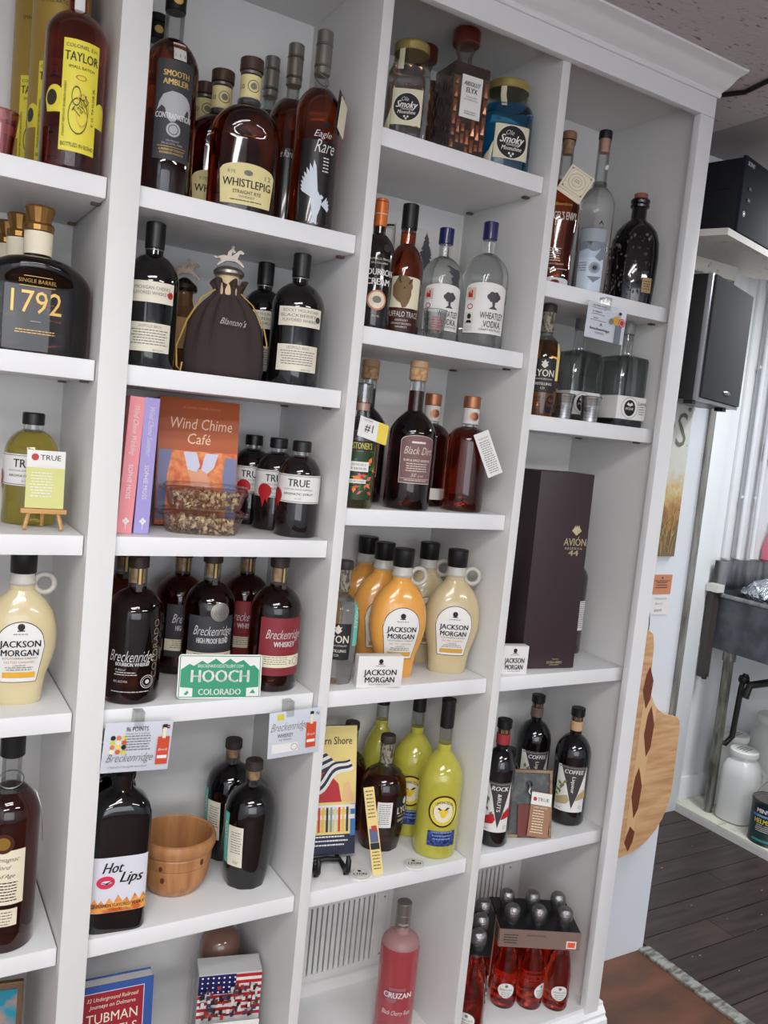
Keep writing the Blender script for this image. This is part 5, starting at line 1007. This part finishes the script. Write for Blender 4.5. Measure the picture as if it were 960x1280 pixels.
# D: fourth shelf
WL = mat('white_coated_label', (222, 220, 216), .5); LG = mat('liqueur_grey', (60, 58, 58), .5); LEAF = mat('leaf_green', (92, 116, 92), .5); LEAF2 = mat('leaf_olive', (120, 130, 70), .5)
def canb(x, y, l, word, col, R, H, d, band, leaf):
    r, s = bottle('liqueur_bottle', l, x, y, zD[3], R, H, BLACK, .58, .765, .0155, d=d, p=2.2, q=1.3, foot=.010, group='black liqueur bottles with a grey triangle', neckm=BLACK, cap=[(.0168, H*.80, H*.885, mat(band[0], band[1], .6), 'neck_band'), (.0155, H*.885, H*.925, CORK, 'cork_ring'), (.0185, H*.925, H*.995, BLACKM, 'cap')])
    w = R*1.72; h = H*.395; L = deco(r, s, [('r', 0, 0, w, h, WL, 'label')], 0, H*.33, .0005)[0]; T2 = w/2
    it = [('p', [(-w*.38, h/2), (-w*.1, h/2), (w*.2, h/2), (w*.49, h/2), (w*.36, h*.2), (w*.22, -h*.12), (.02*w+.004, -h*.42), (-w*.06, -h*.12), (-w*.2, h*.2)], LG, 'grey_triangle'),
          ('r', w*.0, h*.47, w*.9, .003, INKG, 'bottle_top_line'), T(word, w*.06, h*.385, .0105, w*.62, PAPER, sh=.2, b=.03), T('Liqueur' if word == 'COFFEE' else '&RUTS', w*.06, h*.10, .009, h*.36, PAPER, rot=-90, b=.02)]
    rnd = random.Random(len(l))
    for i in range(7):
        a = rnd.uniform(.6, 2.6); cx_, cz_ = -w*.36+rnd.uniform(-.004, .008), -h*.18+i*.006; Lf = .014
        it.append(('p', [(cx_, cz_), (cx_+Lf*.5*cos(a)-.004*sin(a), cz_+Lf*.5*sin(a)+.004*cos(a)), (cx_+Lf*cos(a), cz_+Lf*sin(a)), (cx_+Lf*.5*cos(a)+.004*sin(a), cz_+Lf*.5*sin(a)-.004*cos(a))], leaf, 'printed_leaf'))
    it += [('p', [(-w*.49, -h*.36), (-w*.49, -h*.22), (-w*.1, -h*.12), (-w*.02, -h*.24), (-w*.1, -h*.32)], col, 'colour_band'), ('p', [(w*.49, h*.02), (w*.49, -h*.18), (w*.16, -h*.24), (w*.24, -h*.1)], col, 'colour_band'), ('o', w*.34, -h*.38, .004, .0008, INKG, 'stamp'), small(-w*.34, -h*.44, w*.2, 1, INKG)]
    deco(L, s, it, 0, H*.33, .0009); return r
canb(1.333, .068, 'black liqueur bottle with red neck band and red berry label', 'ROCK', RED, .0385, .315, 6, ('red_neck_band', (150, 44, 48)), LEAF)
TANB = mat('tan_leaf_band', (176, 160, 116), .5)
canb(1.606, .098, 'black liqueur bottle reading COFFEE at the front right', 'COFFEE', TANB, .047, .31, 6, ('tan_neck_band', (190, 156, 120)), LEAF2)
canb(1.570, .215, 'black liqueur bottle reading COFFEE at the back', 'COFFEE', TANB, .047, .31, 14, ('brown_neck_band', (112, 88, 80)), LEAF2)
r, s = bottle('syrup_bottle', 'small black syrup bottle with white label between the liqueur bottles', 1.434, .156, zD[3], .037, .195, MATS['dark_syrup'], .60, .82, .0155, fill=.98, d=0, p=2.1, q=1.35, cap=[(.0195, .172, .195, BLACKM, 'cap')])
label(r, s, .105, .088, .062, PAPER, [T('TRUE', 0, .014, .0145, .044, INK, b=.015), small(0, .002, .06, 4, INKG, .006)])
t = thing('clip_board', 'small wooden framed slate board with a clip and brown card', 'board', (1.436, .050, zD[3]+.001), rot=(RAD(-15), 0, RAD(-22)))
FW = mat('oak_frame', (150, 124, 96), .6, noise=((20, 20, 90), (112, 90, 68), .4, .7)); SL = mat('slate_board', (78, 80, 80), .55, noise=((40, 40, 40), (110, 112, 110), .5, .7))
w_, h_ = .120, .165; bx('slate', -w_/2+.004, w_/2-.004, .002, .010, .004, h_-.004, SL, t)
for a in ((-w_/2, -w_/2+.007, 0, h_), (w_/2-.007, w_/2, 0, h_), (-w_/2+.007, w_/2-.007, 0, .007), (-w_/2+.007, w_/2-.007, h_-.007, h_)): bx('frame_side', a[0], a[1], -.004, .012, a[2], a[3], FW, t, bevel=.0008)
tube('metal_clip', [(.0, -.002, .128), (.0, -.006, .122), (-.004, -.008, .112), (.0, -.009, .106)], .0035, PEWTER, t, 8); lathe('clip_ring', [(.006, 0), (.0075, .001), (.006, .002)], BLACKM, t, n=20, loc=(0, -.003, .130), rot=(RAD(90), 0, 0))
BRC = mat('brown_card', (156, 112, 84), .55)
c = bx('hanging_card', -.026, .028, -.008, -.007, .003, .112, BRC, t, rot=(RAD(-3), RAD(7), 0), loc=(.018, -.004, 0)); c2 = bx('second_card', -.03, .02, -.004, -.003, .0, .08, mat('red_brown_card', (110, 50, 42), .5), t)
deco(c, Flat((.001, -.008, 0)), [('r', 0, .095, .054, .030, PAPER, 'white_header'), ('d', -.017, .094, .005, 0, RED, 'emblem'), T('TRUE', .005, .094, .008, .030, INK), T('HAND CRAFTED', 0, .074, .004, .036, PAPER), small(-.004, .065, .036, 9, CREAM, .0065)], 0, 0, .0004)

# D: sparkling bottles at the foot
REDS = liquid('rose_sparkling', (226, 84, 56), 1.0); CAPF = mat('silver_foil', (150, 148, 150), .26, .9, bump=(240, .6, .003))
def spark(x, y, l, d, pack):
    R, H = .0335, .268
    P = [(.022, .004, 1), (.031, 0, 1), (.0335, .006, 1), (.034, .035, 1), (.033, .06, 1), (.0335, .085, 1), (.030, .12, 1), (.022, .155, 1), (.0155, .18, 1), (.0135, .205, 1), (.0135, .222, 1)]
    n = 28; r = thing('sparkling_bottle', l, 'bottle', (x, y, BOT), aim(x, y, d), pack)
    V = []; F = []
    dense = []
    for a, b in zip(P, P[1:]):
        k = max(1, int((b[1]-a[1])/.006)); dense += [(a[0]+(b[0]-a[0])*j/k, a[1]+(b[1]-a[1])*j/k) for j in range(k)]
    dense.append(P[-1][:2])
    for (rr, z) in dense:
        for k in range(n):
            a = 2*pi*k/n; w = 1+(.025*sin(14*a + z*160) if .02 < z < .15 else 0); V.append((rr*w*cos(a), rr*w*sin(a), z))
    for i in range(len(dense)-1):
        for k in range(n): F.append((i*n+k, i*n+(k+1) % n, (i+1)*n+(k+1) % n, (i+1)*n+k))
    F.append(tuple(range(n-1, -1, -1))); F.append(tuple((len(dense)-1)*n+k for k in range(n)))
    mk('bottle_body', V, F, REDS, r, 60)
    lathe('foil_cap', [(.0145, .205), (.0150, .222), (.0165, .230), (.0200, .236), (.0206, .250), (.0192, .261), (.0140, .267), (.006, .2685)], CAPF, r, n=24)
    s = Round(P); L = deco(r, s, [('d', 0, .052, .021, 0, PAPER, 'label', .95)], .004, 0, .0012)[0]
    deco(L, s, [('d', 0, .064, .004, 0, INKG, 'crest'), T('SPARKLING', 0, .054, .005, .032, INKG), small(0, .046, .028, 3, INKG, .005)], .004, 0, .0018)
A1 = RAD(-27); ux, uy = cos(A1), sin(A1); bxx, byy = 1.460, .099
lab = ['near left', 'near middle', 'near right', 'far left', 'far middle', 'far right']
for i in range(6):
    c_, rw = i % 3, i//3; x = bxx+ux*.070*c_-uy*.070*rw*1.0; y = byy+uy*.070*c_+ux*.070*rw
    spark(x, y, 'red sparkling bottle, %s of the six in the brown carrier' % lab[i], [5, 50, 12, 0, 30, -20][i], 'red sparkling bottles in the right carrier')
KR = mat('brown_carton', (128, 106, 96), .5); KB = mat('black_carton', (20, 18, 20), .35)
def carrier(l, ox, oy, ang, nx, price=False):
    t = thing('bottle_carrier', l, 'carton', (ox, oy, BOT), DEG(ang))
    w = .070*nx
    bx('top_card', -.036, w-.036, -.036, .108, .222, .224, KB, t); bx('near_flap', -.038, w-.034, -.039, -.0375, .176, .224, KR, t); bx('far_flap', -.038, w-.034, .1085, .11, .176, .224, KB, t); bx('end_flap', -.040, -.0385, -.037, .108, .176, .224, KR, t)
    deco(t, Flat((0, -.039, 0)), [T('SPARKLING ROSE', w*.45-.036, .210, .004, .05, INK), small(-.008, .208, .04, 4, INK, .007)] + ([('r', w-.058, .190, .026, .020, PAPER, 'price_sticker'), ('r', w-.058, .190, .020, .014, mat('orange_sticker', (240, 90, 56), .5), 'price_sticker')] if price else []), 0, 0, .0004)
carrier('brown and black card carrier round six sparkling bottles, right', bxx, byy, A1, 3, True)
A2 = RAD(48); vx, vy = cos(A2), sin(A2)
lab2 = ['nearest to the divider', 'middle of the near row', 'far end of the near row']
for i in range(3):
    spark(1.304+vx*.072*i, .040+vy*.072*i, 'red sparkling bottle in the left carrier, %s' % lab2[i], [-20, 60, 50][i], 'red sparkling bottles in the left carrier')
t = thing('bottle_carrier', 'card carrier at the left round the red sparkling bottles', 'carton', (1.304, .040, BOT), 48)
bx('top_card', -.030, .178, -.034, .030, .222, .224, KB, t); bx('near_flap', -.030, .178, -.037, -.0355, .176, .224, KR, t)
print('part D done')

# ================================================================== RIGHT OF THE SHELVING
# wall-hung things on wall_back (front face y = .32)
STRAW = mat('straw_print', (206, 170, 100), .5)
cv = bpy.data.materials.new('canvas_print'); cv.use_nodes = True; nt = cv.node_tree; b = nt.nodes['Principled BSDF']; b.inputs['Roughness'].default_value = .6
tc = nt.nodes.new('ShaderNodeTexCoord'); sp = nt.nodes.new('ShaderNodeSeparateXYZ'); nt.links.new(tc.outputs['Object'], sp.inputs[0])
nz = nt.nodes.new('ShaderNodeTexNoise'); nz.inputs['Scale'].default_value = 45; nz.inputs['Detail'].default_value = 6; nt.links.new(tc.outputs['Object'], nz.inputs[0])
ad = nt.nodes.new('ShaderNodeMath'); ad.operation = 'MULTIPLY_ADD'; ad.inputs[1].default_value = .16; nt.links.new(nz.outputs[0], ad.inputs[0]); nt.links.new(sp.outputs[2], ad.inputs[2])
rp = nt.nodes.new('ShaderNodeValToRGB'); nt.links.new(ad.outputs[0], rp.inputs[0]); nt.links.new(rp.outputs[0], b.inputs['Base Color'])
el = rp.color_ramp.elements; el[0].position = .06; el[0].color = lin((120, 100, 72))+(1,); el[1].position = .46; el[1].color = lin((206, 206, 200))+(1,)
for p_, c_ in ((.16, (110, 88, 60)), (.23, (160, 114, 68)), (.29, (198, 172, 118)), (.34, (200, 200, 190))):
    e = el.new(p_); e.color = lin(c_)+(1,)
t = thing('wall_print', 'tall wheat field canvas print with grey letters on the white wall', 'picture', (1.93, .3195, 1.344))
bx('canvas', -.21, .222, -.010, 0, 0, .478, cv, t)
GL = mat('grey_lettering', (110, 108, 98), .6)
it = [T('TACOS.', -.04, .404, .075, .50, GL)] if False else [T('O', .118, .405, .085, .060, GL), T('S', .181, .395, .105, .044, GL), T('.', .212, .352, .010, .010, GL)]
deco(t, Flat((0, -.010, 0)), it, 0, 0, .0006)
rnd = random.Random(4); V = []; F = []; fl_ = Flat((0, -.010, 0))
for i in range(46):
    x0 = rnd.uniform(.05, .21); z0_ = rnd.uniform(.0, .10); L_ = rnd.uniform(.04, .15); bend = rnd.uniform(-.05, .05); pts = []
    for k in range(9):
        q = k/8; pts.append((x0+bend*q*q*1.2, z0_+L_*q*(1-.35*q)))
    for a, c in zip(pts, pts[1:]):
        if max(a[0], c[0]) > .218: continue
        b0 = len(V); 
        for (px, pz) in ((a[0]-.0008, a[1]), (a[0]+.0008, a[1]), (c[0]+.0008, c[1]), (c[0]-.0008, c[1])): V.append(fl_.pt(px, pz, .0006))
        F.append((b0, b0+1, b0+2, b0+3))
q = mk('straw_lines', V, F, STRAW, t); q['kind'] = 'stuff'
lathe('corner_screw', [(.006, 0), (.007, .003), (.004, .005)], PEWTER, t, n=14, loc=(.205, -.010, .458), rot=(RAD(90), 0, 0))
t = thing('notice_card', 'small orange-brown card pinned to the white wall', 'card', (2.122, .3195, 1.222)); bx('card', -.045, .045, -.002, 0, 0, .062, mat('terracotta_card', (196, 130, 96), .6), t)
deco(t, Flat((0, -.002, 0)), [('p', [(-.006, .050), (.006, .050), (0, .056)], DAB, 'logo'), T('HAND MADE BOARDS', 0, .043, .0045, .07, DAB), small(0, .036, .06, 3, DAB, .008)], 0, 0, .0005)
t = thing('price_note', 'white handwritten price note below the orange-brown card', 'note', (2.126, .3195, 1.156)); bx('paper', -.045, .040, -.0015, 0, 0, .064, PAPER, t)
deco(t, Flat((0, -.0015, 0)), [T('Charcuterie', 0, .052, .007, .055, INKG, sh=.4), T('Board', -.006, .036, .007, .034, INKG, sh=.4), T('$60.00', -.006, .014, .008, .034, INKG, sh=.3)], 0, 0, .0005)
# serving board hanging on the wall
MAPLE = mat('maple_board', (214, 172, 130), .45, noise=((8, 8, 60), (184, 136, 92), .35, .7)); DKI = mat('walnut_inlay', (112, 58, 40), .45); PALE = mat('pale_inlay', (216, 176, 130), .45)
t = thing('serving_board', 'large paddle serving board with dark diamond inlays hanging on the wall', 'board', (2.06, .3105, .40))
out = [(0, -.025)] + [(.215*sin(a), .175-.20*cos(a)) for a in [RAD(q) for q in (12, 24, 36, 48, 60, 72, 84)]] + [(.216, .22), (.214, .38), (.208, .405), (.196, .418), (.17, .424), (.13, .434), (.095, .452), (.068, .476), (.05, .505), (.04, .54), (.036, .60), (.034, .66), (.024, .70), (0, .715)]
out = out + [(-x, z) for x, z in reversed(out[1:-1])]
out = [(x*.96, z) for x, z in out]
prism('board_body', out, -.020, -.0005, MAPLE, t, smooth=40)
f_ = Flat((0, -.020, 0))
it = [('p', [(.012, .004), (.045, .004), (.082, .455), (.05, .50), (.030, .60), (.018, .60)], PALE, 'pale_stripe')]
for (za, zb_, xa) in ((.46, .60, .026), (.30, .47, .056), (.10, .27, .036), (-.01, .075, .030)):
    zc_ = (za+zb_)/2; it.append(('p', [(xa, zb_), (xa+.024, zc_+.02), (xa+.020, za+.03), (xa+.004, za), (xa-.018, zc_-.01), (xa-.012, zb_-.03)], DKI, 'diamond_inlay'))
deco(t, f_, it, 0, 0, .0008)
tube('hanging_cord', [(0, -.018, .69), (.004, -.014, .74), (.006, -.002, .80)], .0016, BLACKM, t, 6)

# corner shelf with receiver, speaker below
MDF = mat('painted_chipboard', (206, 202, 192), .6, noise=((50, 50, 50), (150, 136, 110), .62, .75))
prism('corner_shelf', [(1.904, .069), (2.40, .193), (2.46, .30), (2.40, .345), (2.268, .345), (2.268, .3115), (1.86, .3115), (1.80, .30)], 2.250, 2.268, MDF, None, 'xy')
bx('shelf_cleat', 1.84, 2.236, .285, .3115, 2.208, 2.2495, MDF, bpy.data.objects['corner_shelf'])
tag(bpy.data.objects['corner_shelf'], 'rough white chipboard wall shelf carrying the black stereo', 'shelf')
HB = mat('hifi_black', (20, 22, 28), .5); HB2 = mat('hifi_front', (30, 35, 45), .75, spec=.25)
t = thing('stereo_receiver', 'black compact stereo unit on the chipboard wall shelf', 'stereo', (1.957, .088, 2.2685), rot=(0, 0, RAD(14)))
bx('case', 0, .235, .004, .150, .006, .200, HB, t, bevel=.006); bx('front_panel', -.001, .236, -.004, .006, .004, .204, HB2, t, bevel=.003)
for a in (.02, .21): bx('foot', a, a+.02, .012, .03, 0, .006, BLACKM, t)
deco(t, Flat((0, -.004, 0)), [T('SONY', .036, .186, .011, .044, PAPER, b=.03), ('o', .026, .055, .0075, .0018, PAPER, 'headphone_ring'), ('d', .026, .055, .0035, 0, PEWTER, 'headphone_jack')], 0, 0, .0006)
for i, z in enumerate((.12, .09)): bx('button', .034, .050, -.0065, -.004, z, z+.008, HB, t)
sd = Flat((0, .006, 0), (0, -1, 0), (0, 0, 1), (-1, 0, 0)); deco(t, sd, [('p', [(-.105, .034), (-.100, .042), (-.094, .040), (-.098, .030)], PEWTER, 'side_mark'), ('r', -.07, .12, .09, .003, HB2, 'vent_line')], 0, 0, .0006)
SPK = mat('speaker_cloth', (44, 44, 50), .9, bump=(900, .4, .0005)); SPB = mat('speaker_case', (14, 14, 16), .35)
t = thing('loudspeaker', 'black box loudspeaker with silver edge hung below the wall shelf', 'speaker', (1.893, .087, 1.812), rot=(RAD(0), 0, RAD(20)))
bx('case', -.001, .349, .014, .115, 0, .338, SPB, t, bevel=.002); bx('silver_edge', -.002, .012, .0, .014, 0, .339, mat('silver_plastic', (150, 150, 156), .3, .5), t, bevel=.003)
bx('bottom_edge', .012, .349, .0, .014, 0, .008, MATS['silver_plastic'], t); bx('grille_cloth', .012, .347, -.006, .010, .009, .338, SPK, t, bevel=.004)
lathe('badge', [(.001, 0), (.03, .001), (.026, .003)], PEWTER, t, n=28, loc=(.215, -.006, .038), rot=(RAD(90), 0, 0)).scale = (1, .22, 1)
bx('rubber_foot', .02, .045, .02, .045, -.010, 0, BLACKM, t); bx('rubber_foot', .28, .31, .02, .045, -.010, 0, BLACKM, t)
bx('wall_bracket', .03, .12, .115, .165, .22, .26, BLACKM, t); bx('top_bracket', .06, .30, .04, .08, .338, .346, BLACKM, t)
o = tube('ceiling_cable', [(1.70, .02, 2.540), (1.735, .03, 2.546), (1.775, -.03, 2.549), (1.762, -.10, 2.550), (1.72, -.30, 2.550)], .006, BLACKM, None, 8); tag(o, 'black cable running along the ceiling past the crown moulding', 'cable')
o = tube('thin_cable', [(1.76, .09, 2.545), (1.80, .20, 2.50), (1.82, .30, 2.44), (1.83, .314, 2.30)], .004, BLACKM, None, 8); tag(o, 'thin black cable dropping behind the shelving to the stereo', 'cable')

# ---- back room: sink corner
struct(bx('trim_3', 3.10, 3.30, 1.05, 1.08, 0, CEIL, WALL2, bevel=.004))
struct(bx('baseboard_far', 3.30, 4.7, 1.068, 1.08, .04, .15, WALL2, bevel=.003))
struct(bx('trim_4', 3.40, 3.44, 1.060, 1.08, 1.21, CEIL, WALL2, bevel=.006)); struct(bx('trim_5', 3.475, 3.53, 1.050, 1.08, 1.21, CEIL, WALL2, bevel=.01))
PIPEW = mat('white_pipe', (214, 216, 220), .4, noise=((5, 5, 3), (206, 208, 212), .4, .6))
for x, l in ((3.462, 'thin white painted pipe running up the far wall, left'), (3.56, 'thin white painted pipe running up the far wall, right')):
    t = thing('wall_pipe', l, 'pipe', (x, 1.030, 1.0)); lathe('pipe_run', [(.012, .215), (.012, 1.54)], PIPEW, t, n=18)
    for z in (.5, 1.1): bx('pipe_strap', -.02, .02, .008, .014, z, z+.012, PIPEW, t)
PLT = mat('cream_tile_top', (206, 204, 190), .5, noise=((10, 10, 10), (170, 164, 146), .55, .7))
pl = struct(bx('floor_plinth', 3.285, 4.7, -.6, 1.08, -.006, .030, mat('plinth_white', (196, 196, 192), .5)))
x = 3.285
for i in range(5):
    yy = 1.076
    for j in range(6): bx('floor_tile', x+.0015, x+.2585, yy-.2585, yy-.0015, .030, .040, PLT, pl, bevel=.001); yy -= .26
    x += .26
SS = mat('stainless', (150, 150, 152), .28, .9, noise=((20, 20, 4), (110, 110, 112), .4, .6)); SSD = mat('zinc_side', (92, 96, 102), .5, .55, noise=((9, 9, 9), (70, 74, 80), .45, .62)); PIPE = mat('galvanised', (128, 128, 120), .42, .75, noise=((30, 30, 8), (92, 90, 84), .45, .6)); BPIPE = mat('black_pipe', (24, 20, 18), .45)
t = thing('utility_sink', 'grey metal utility sink on pipe legs against the far wall', 'sink', (0, 0, 0))
X0, X1, Y0, Y1, ZT, ZB = 3.345, 4.15, .50, 1.045, 1.062, .80
bx('side_panel', X0, X0+.006, Y0, Y1, ZB, ZT-.02, SSD, t); bx('side_panel', X1-.006, X1, Y0, Y1, ZB, ZT-.02, SSD, t)
bx('front_panel', X0+.006, X1-.006, Y0, Y0+.006, ZB, ZT-.02, SSD, t); bx('back_panel', X0+.006, X1-.006, Y1-.006, Y1, ZB, ZT, SSD, t); bx('basin_floor', X0+.006, X1-.006, Y0+.006, Y1-.006, ZB, ZB+.006, SSD, t)
tube('rim', [(X0, Y1-.01, ZT-.014), (X0, Y0, ZT-.014), (X1, Y0, ZT-.014), (X1, Y1-.01, ZT-.014)], .012, SS, t, 10)
bx('backsplash', X0-.01, X1, Y1, Y1+.008, ZT-.03, 1.205, SS, t, bevel=.002); bx('backsplash_wing', X0-.012, X0-.002, Y1-.06, Y1+.006, ZT-.02, 1.205, SS, t, bevel=.002)
lathe('bolt', [(.008, 0), (.007, .004)], INK, t, n=12, loc=(X0+.06, Y1, 1.15), rot=(RAD(90), 0, 0))
for x, y in ((3.362, .93), (3.362, .505), (4.10, .93), (4.10, .505)):
    lathe('leg', [(.023, .075), (.023, .78)], PIPE, t, n=20, loc=(x, y, 0)); lathe('leg_socket', [(.030, .76), (.030, .80)], PIPE, t, n=20, loc=(x, y, 0)); lathe('leg_foot', [(.018, .040), (.016, .052), (.021, .08)], PIPE, t, n=20, loc=(x, y, 0))
bx('wall_bracket', X0-.045, X0-.002, 1.01, 1.045, .66, 1.06, mat('dark_bracket', (62, 56, 54), .6), t); lathe('bracket_bolt', [(.012, 0), (.012, .03)], INK, t, n=12, loc=(X0-.02, 1.02, .65))
bx('bracket_block', X0-.06, X0-.008, .985, 1.045, 1.065, 1.10, mat('white_block', (206, 204, 200), .5), t)
tube('drain_pipe', [(3.72, .8, .80), (3.70, .8, .70), (3.56, .82, .68), (3.44, .86, .66), (3.43, .87, .60)], .018, BPIPE, t, 10); tube('waste_pipe', [(3.46, .90, .70), (3.445, .905, .64), (3.435, .91, .40), (3.42, .93, .36), (3.39, .95, .37), (3.385, .95, .66)], .013, BPIPE, t, 10); tube('supply_pipe', [(3.62, .80, .76), (3.60, .80, .36)], .013, BPIPE, t, 10); lathe('valve', [(.022, 0), (.026, .01), (.022, .03)], BPIPE, t, n=14, loc=(3.45, .90, .66))
FOIL = mat('crumpled_foil', (206, 212, 222), .22, .9, bump=(55, 1.0, .02))
t = thing('foil_tray', 'big foil-covered dish sitting in the sink', 'dish', (3.580, .855, ZB+.0065)); fp = [(.12, 0), (.14, .01), (.195, .25), (.205, .262), (.212, .268), (.208, .276), (.20, .272), (.185, .292), (.15, .318), (.09, .336), (.02, .340)]
rnd = random.Random(8); V = []; F = []; N = 60
for i, (rr, z) in enumerate(fp):
    for k in range(N): a = 2*pi*k/N; j = rnd.uniform(-.004, .004) if i > 2 else 0; V.append(((rr+j)*cos(a), (rr+j)*.75*sin(a), z+(rnd.uniform(-.006, .006) if i > 3 else 0)))
for i in range(len(fp)-1):
    for k in range(N): F.append((i*N+k, i*N+(k+1) % N, (i+1)*N+(k+1) % N, (i+1)*N+k))
F += [tuple(range(N-1, -1, -1)), tuple((len(fp)-1)*N+k for k in range(N))]
mk('foil_body', V, F, FOIL, t, 60); tube('tray_handle', [(-.20, -.03, .27), (-.225, -.035, .295), (-.215, 0, .325), (-.19, .02, .33), (-.185, .01, .30)], .008, FOIL, t, 8)
t = thing('soap_bottle', 'pink dish soap bottle standing on the sink backsplash ledge', 'bottle', (3.71, 1.034, 1.2068)); lathe('bottle_body', [(.036, 0), (.042, .005), (.040, .06), (.030, .11), (.024, .135)], mat('pink_soap', (236, 130, 150), .15, 0, .5, coat=.5), t, n=28); lathe('clear_shoulder', [(.024, .135), (.020, .165), (.013, .175)], PLAST, t, n=24, close_bottom=False); lathe('pump_cap', [(.015, .175), (.016, .20), (.007, .203), (.006, .235)], PAPER, t, n=20)
bx('ledge', X0+.28, X0+.52, Y1-.045, Y1+.034, 1.203, 1.2065, SS, bpy.data.objects['utility_sink'])
t = thing('switch_box', 'small grey metal switch box on the far wall', 'switch', (3.66, 1.08, 1.68)); bx('box_body', -.055, .07, -.035, 0, 0, .085, SS, t, bevel=.004); bx('toggle', -.01, .01, -.045, -.035, .03, .055, BLACKM, t)
JUG = mat('milky_plastic', (212, 212, 210), .3, 0, .12)
for (x, y, l, s_) in ((3.430, .833, 'white plastic jug with screw lid in front under the sink', 1.05), (3.535, .965, 'white plastic jug behind the front one under the sink', 1.1), (3.78, .93, 'large milky container at the back under the sink', 1.35)):
    t = thing('plastic_jug', l, 'jug', (x, y, .0405), 10, 'white plastic jugs')
    lathe('jug_body', [(a*s_, b*s_) for a, b in ((.072, 0), (.080, .006), (.082, .02), (.082, .20), (.078, .235), (.064, .262), (.052, .272), (.052, .288))], JUG, t, sh_se(2.6, 1, .95), 40, 40)
    lathe('screw_lid', [(a*s_, b*s_) for a, b in ((.058, .287), (.060, .29), (.060, .310), (.056, .314))], mat('lid_white', (222, 222, 218), .4), t, n=36)
    tube('grip', [(.05*s_, -.062*s_, .225*s_), (.072*s_, -.066*s_, .21*s_), (.078*s_, -.062*s_, .17*s_), (.070*s_, -.050*s_, .13*s_)], .010*s_, JUG, t, 8)
    deco(t, Flat((0, 0, .3142*s_), v=(0, 1, 0), n=(0, 0, 1)), [small(0, .02, .07, 4, INK, .014)], 0, 0, .0006)
CANB = mat('can_dark', (22, 40, 44), .35); t = thing('paint_can', 'dark wood finish can with yellow lettering on the plinth', 'can', (3.372, .630, .0405), aim(3.372, .630, -4))
lathe('can_body', [(.078, 0), (.080, .003), (.078, .006), (.078, .178), (.081, .182), (.080, .188), (.076, .189)], CANB, t, n=44, close_top=False); lathe('can_lid', [(.002, .180), (.050, .180), (.054, .184), (.068, .184), (.072, .180), (.077, .186)], mat('can_lid_grey', (120, 116, 112), .35, .6), t, n=44, close_bottom=False, close_top=False)
s = Round([(.078, 0), (.0781, .19)]); deco(t, s, [('r', 0, .150, .14, .026, mat('can_black', (14, 14, 18), .35), 'name_band'), T('MINWAX', 0, .150, .018, .10, PAPER, b=.03), ('r', 0, .128, .14, .012, mat('can_blue', (50, 110, 170), .4), 'blue_band'), T('INDOOR/OUTDOOR', 0, .128, .006, .09, PAPER), T('HELMSMAN', 0, .106, .020, .112, mat('can_yellow', (226, 206, 60), .4), b=.03), T('SPAR URETHANE', 0, .088, .006, .09, PAPER), small(-.02, .078, .06, 3, PAPER, .008), ('r', .036, .045, .040, .055, mat('can_orange', (206, 110, 50), .45), 'wood_picture'), ('r', -.02, .022, .08, .010, mat('can_teal', (60, 140, 140), .4), 'teal_band')], 0, 0, .0008)
tube('bail_handle', [(.079*cos(a), .079*sin(a)*1.0, .165+.085*sin(a)**2*(1 if sin(a) > 0 else 0)) for a in [pi*k/16 for k in range(17)]], .0018, PEWTER, t, 6)
print('objects', len(bpy.data.objects))
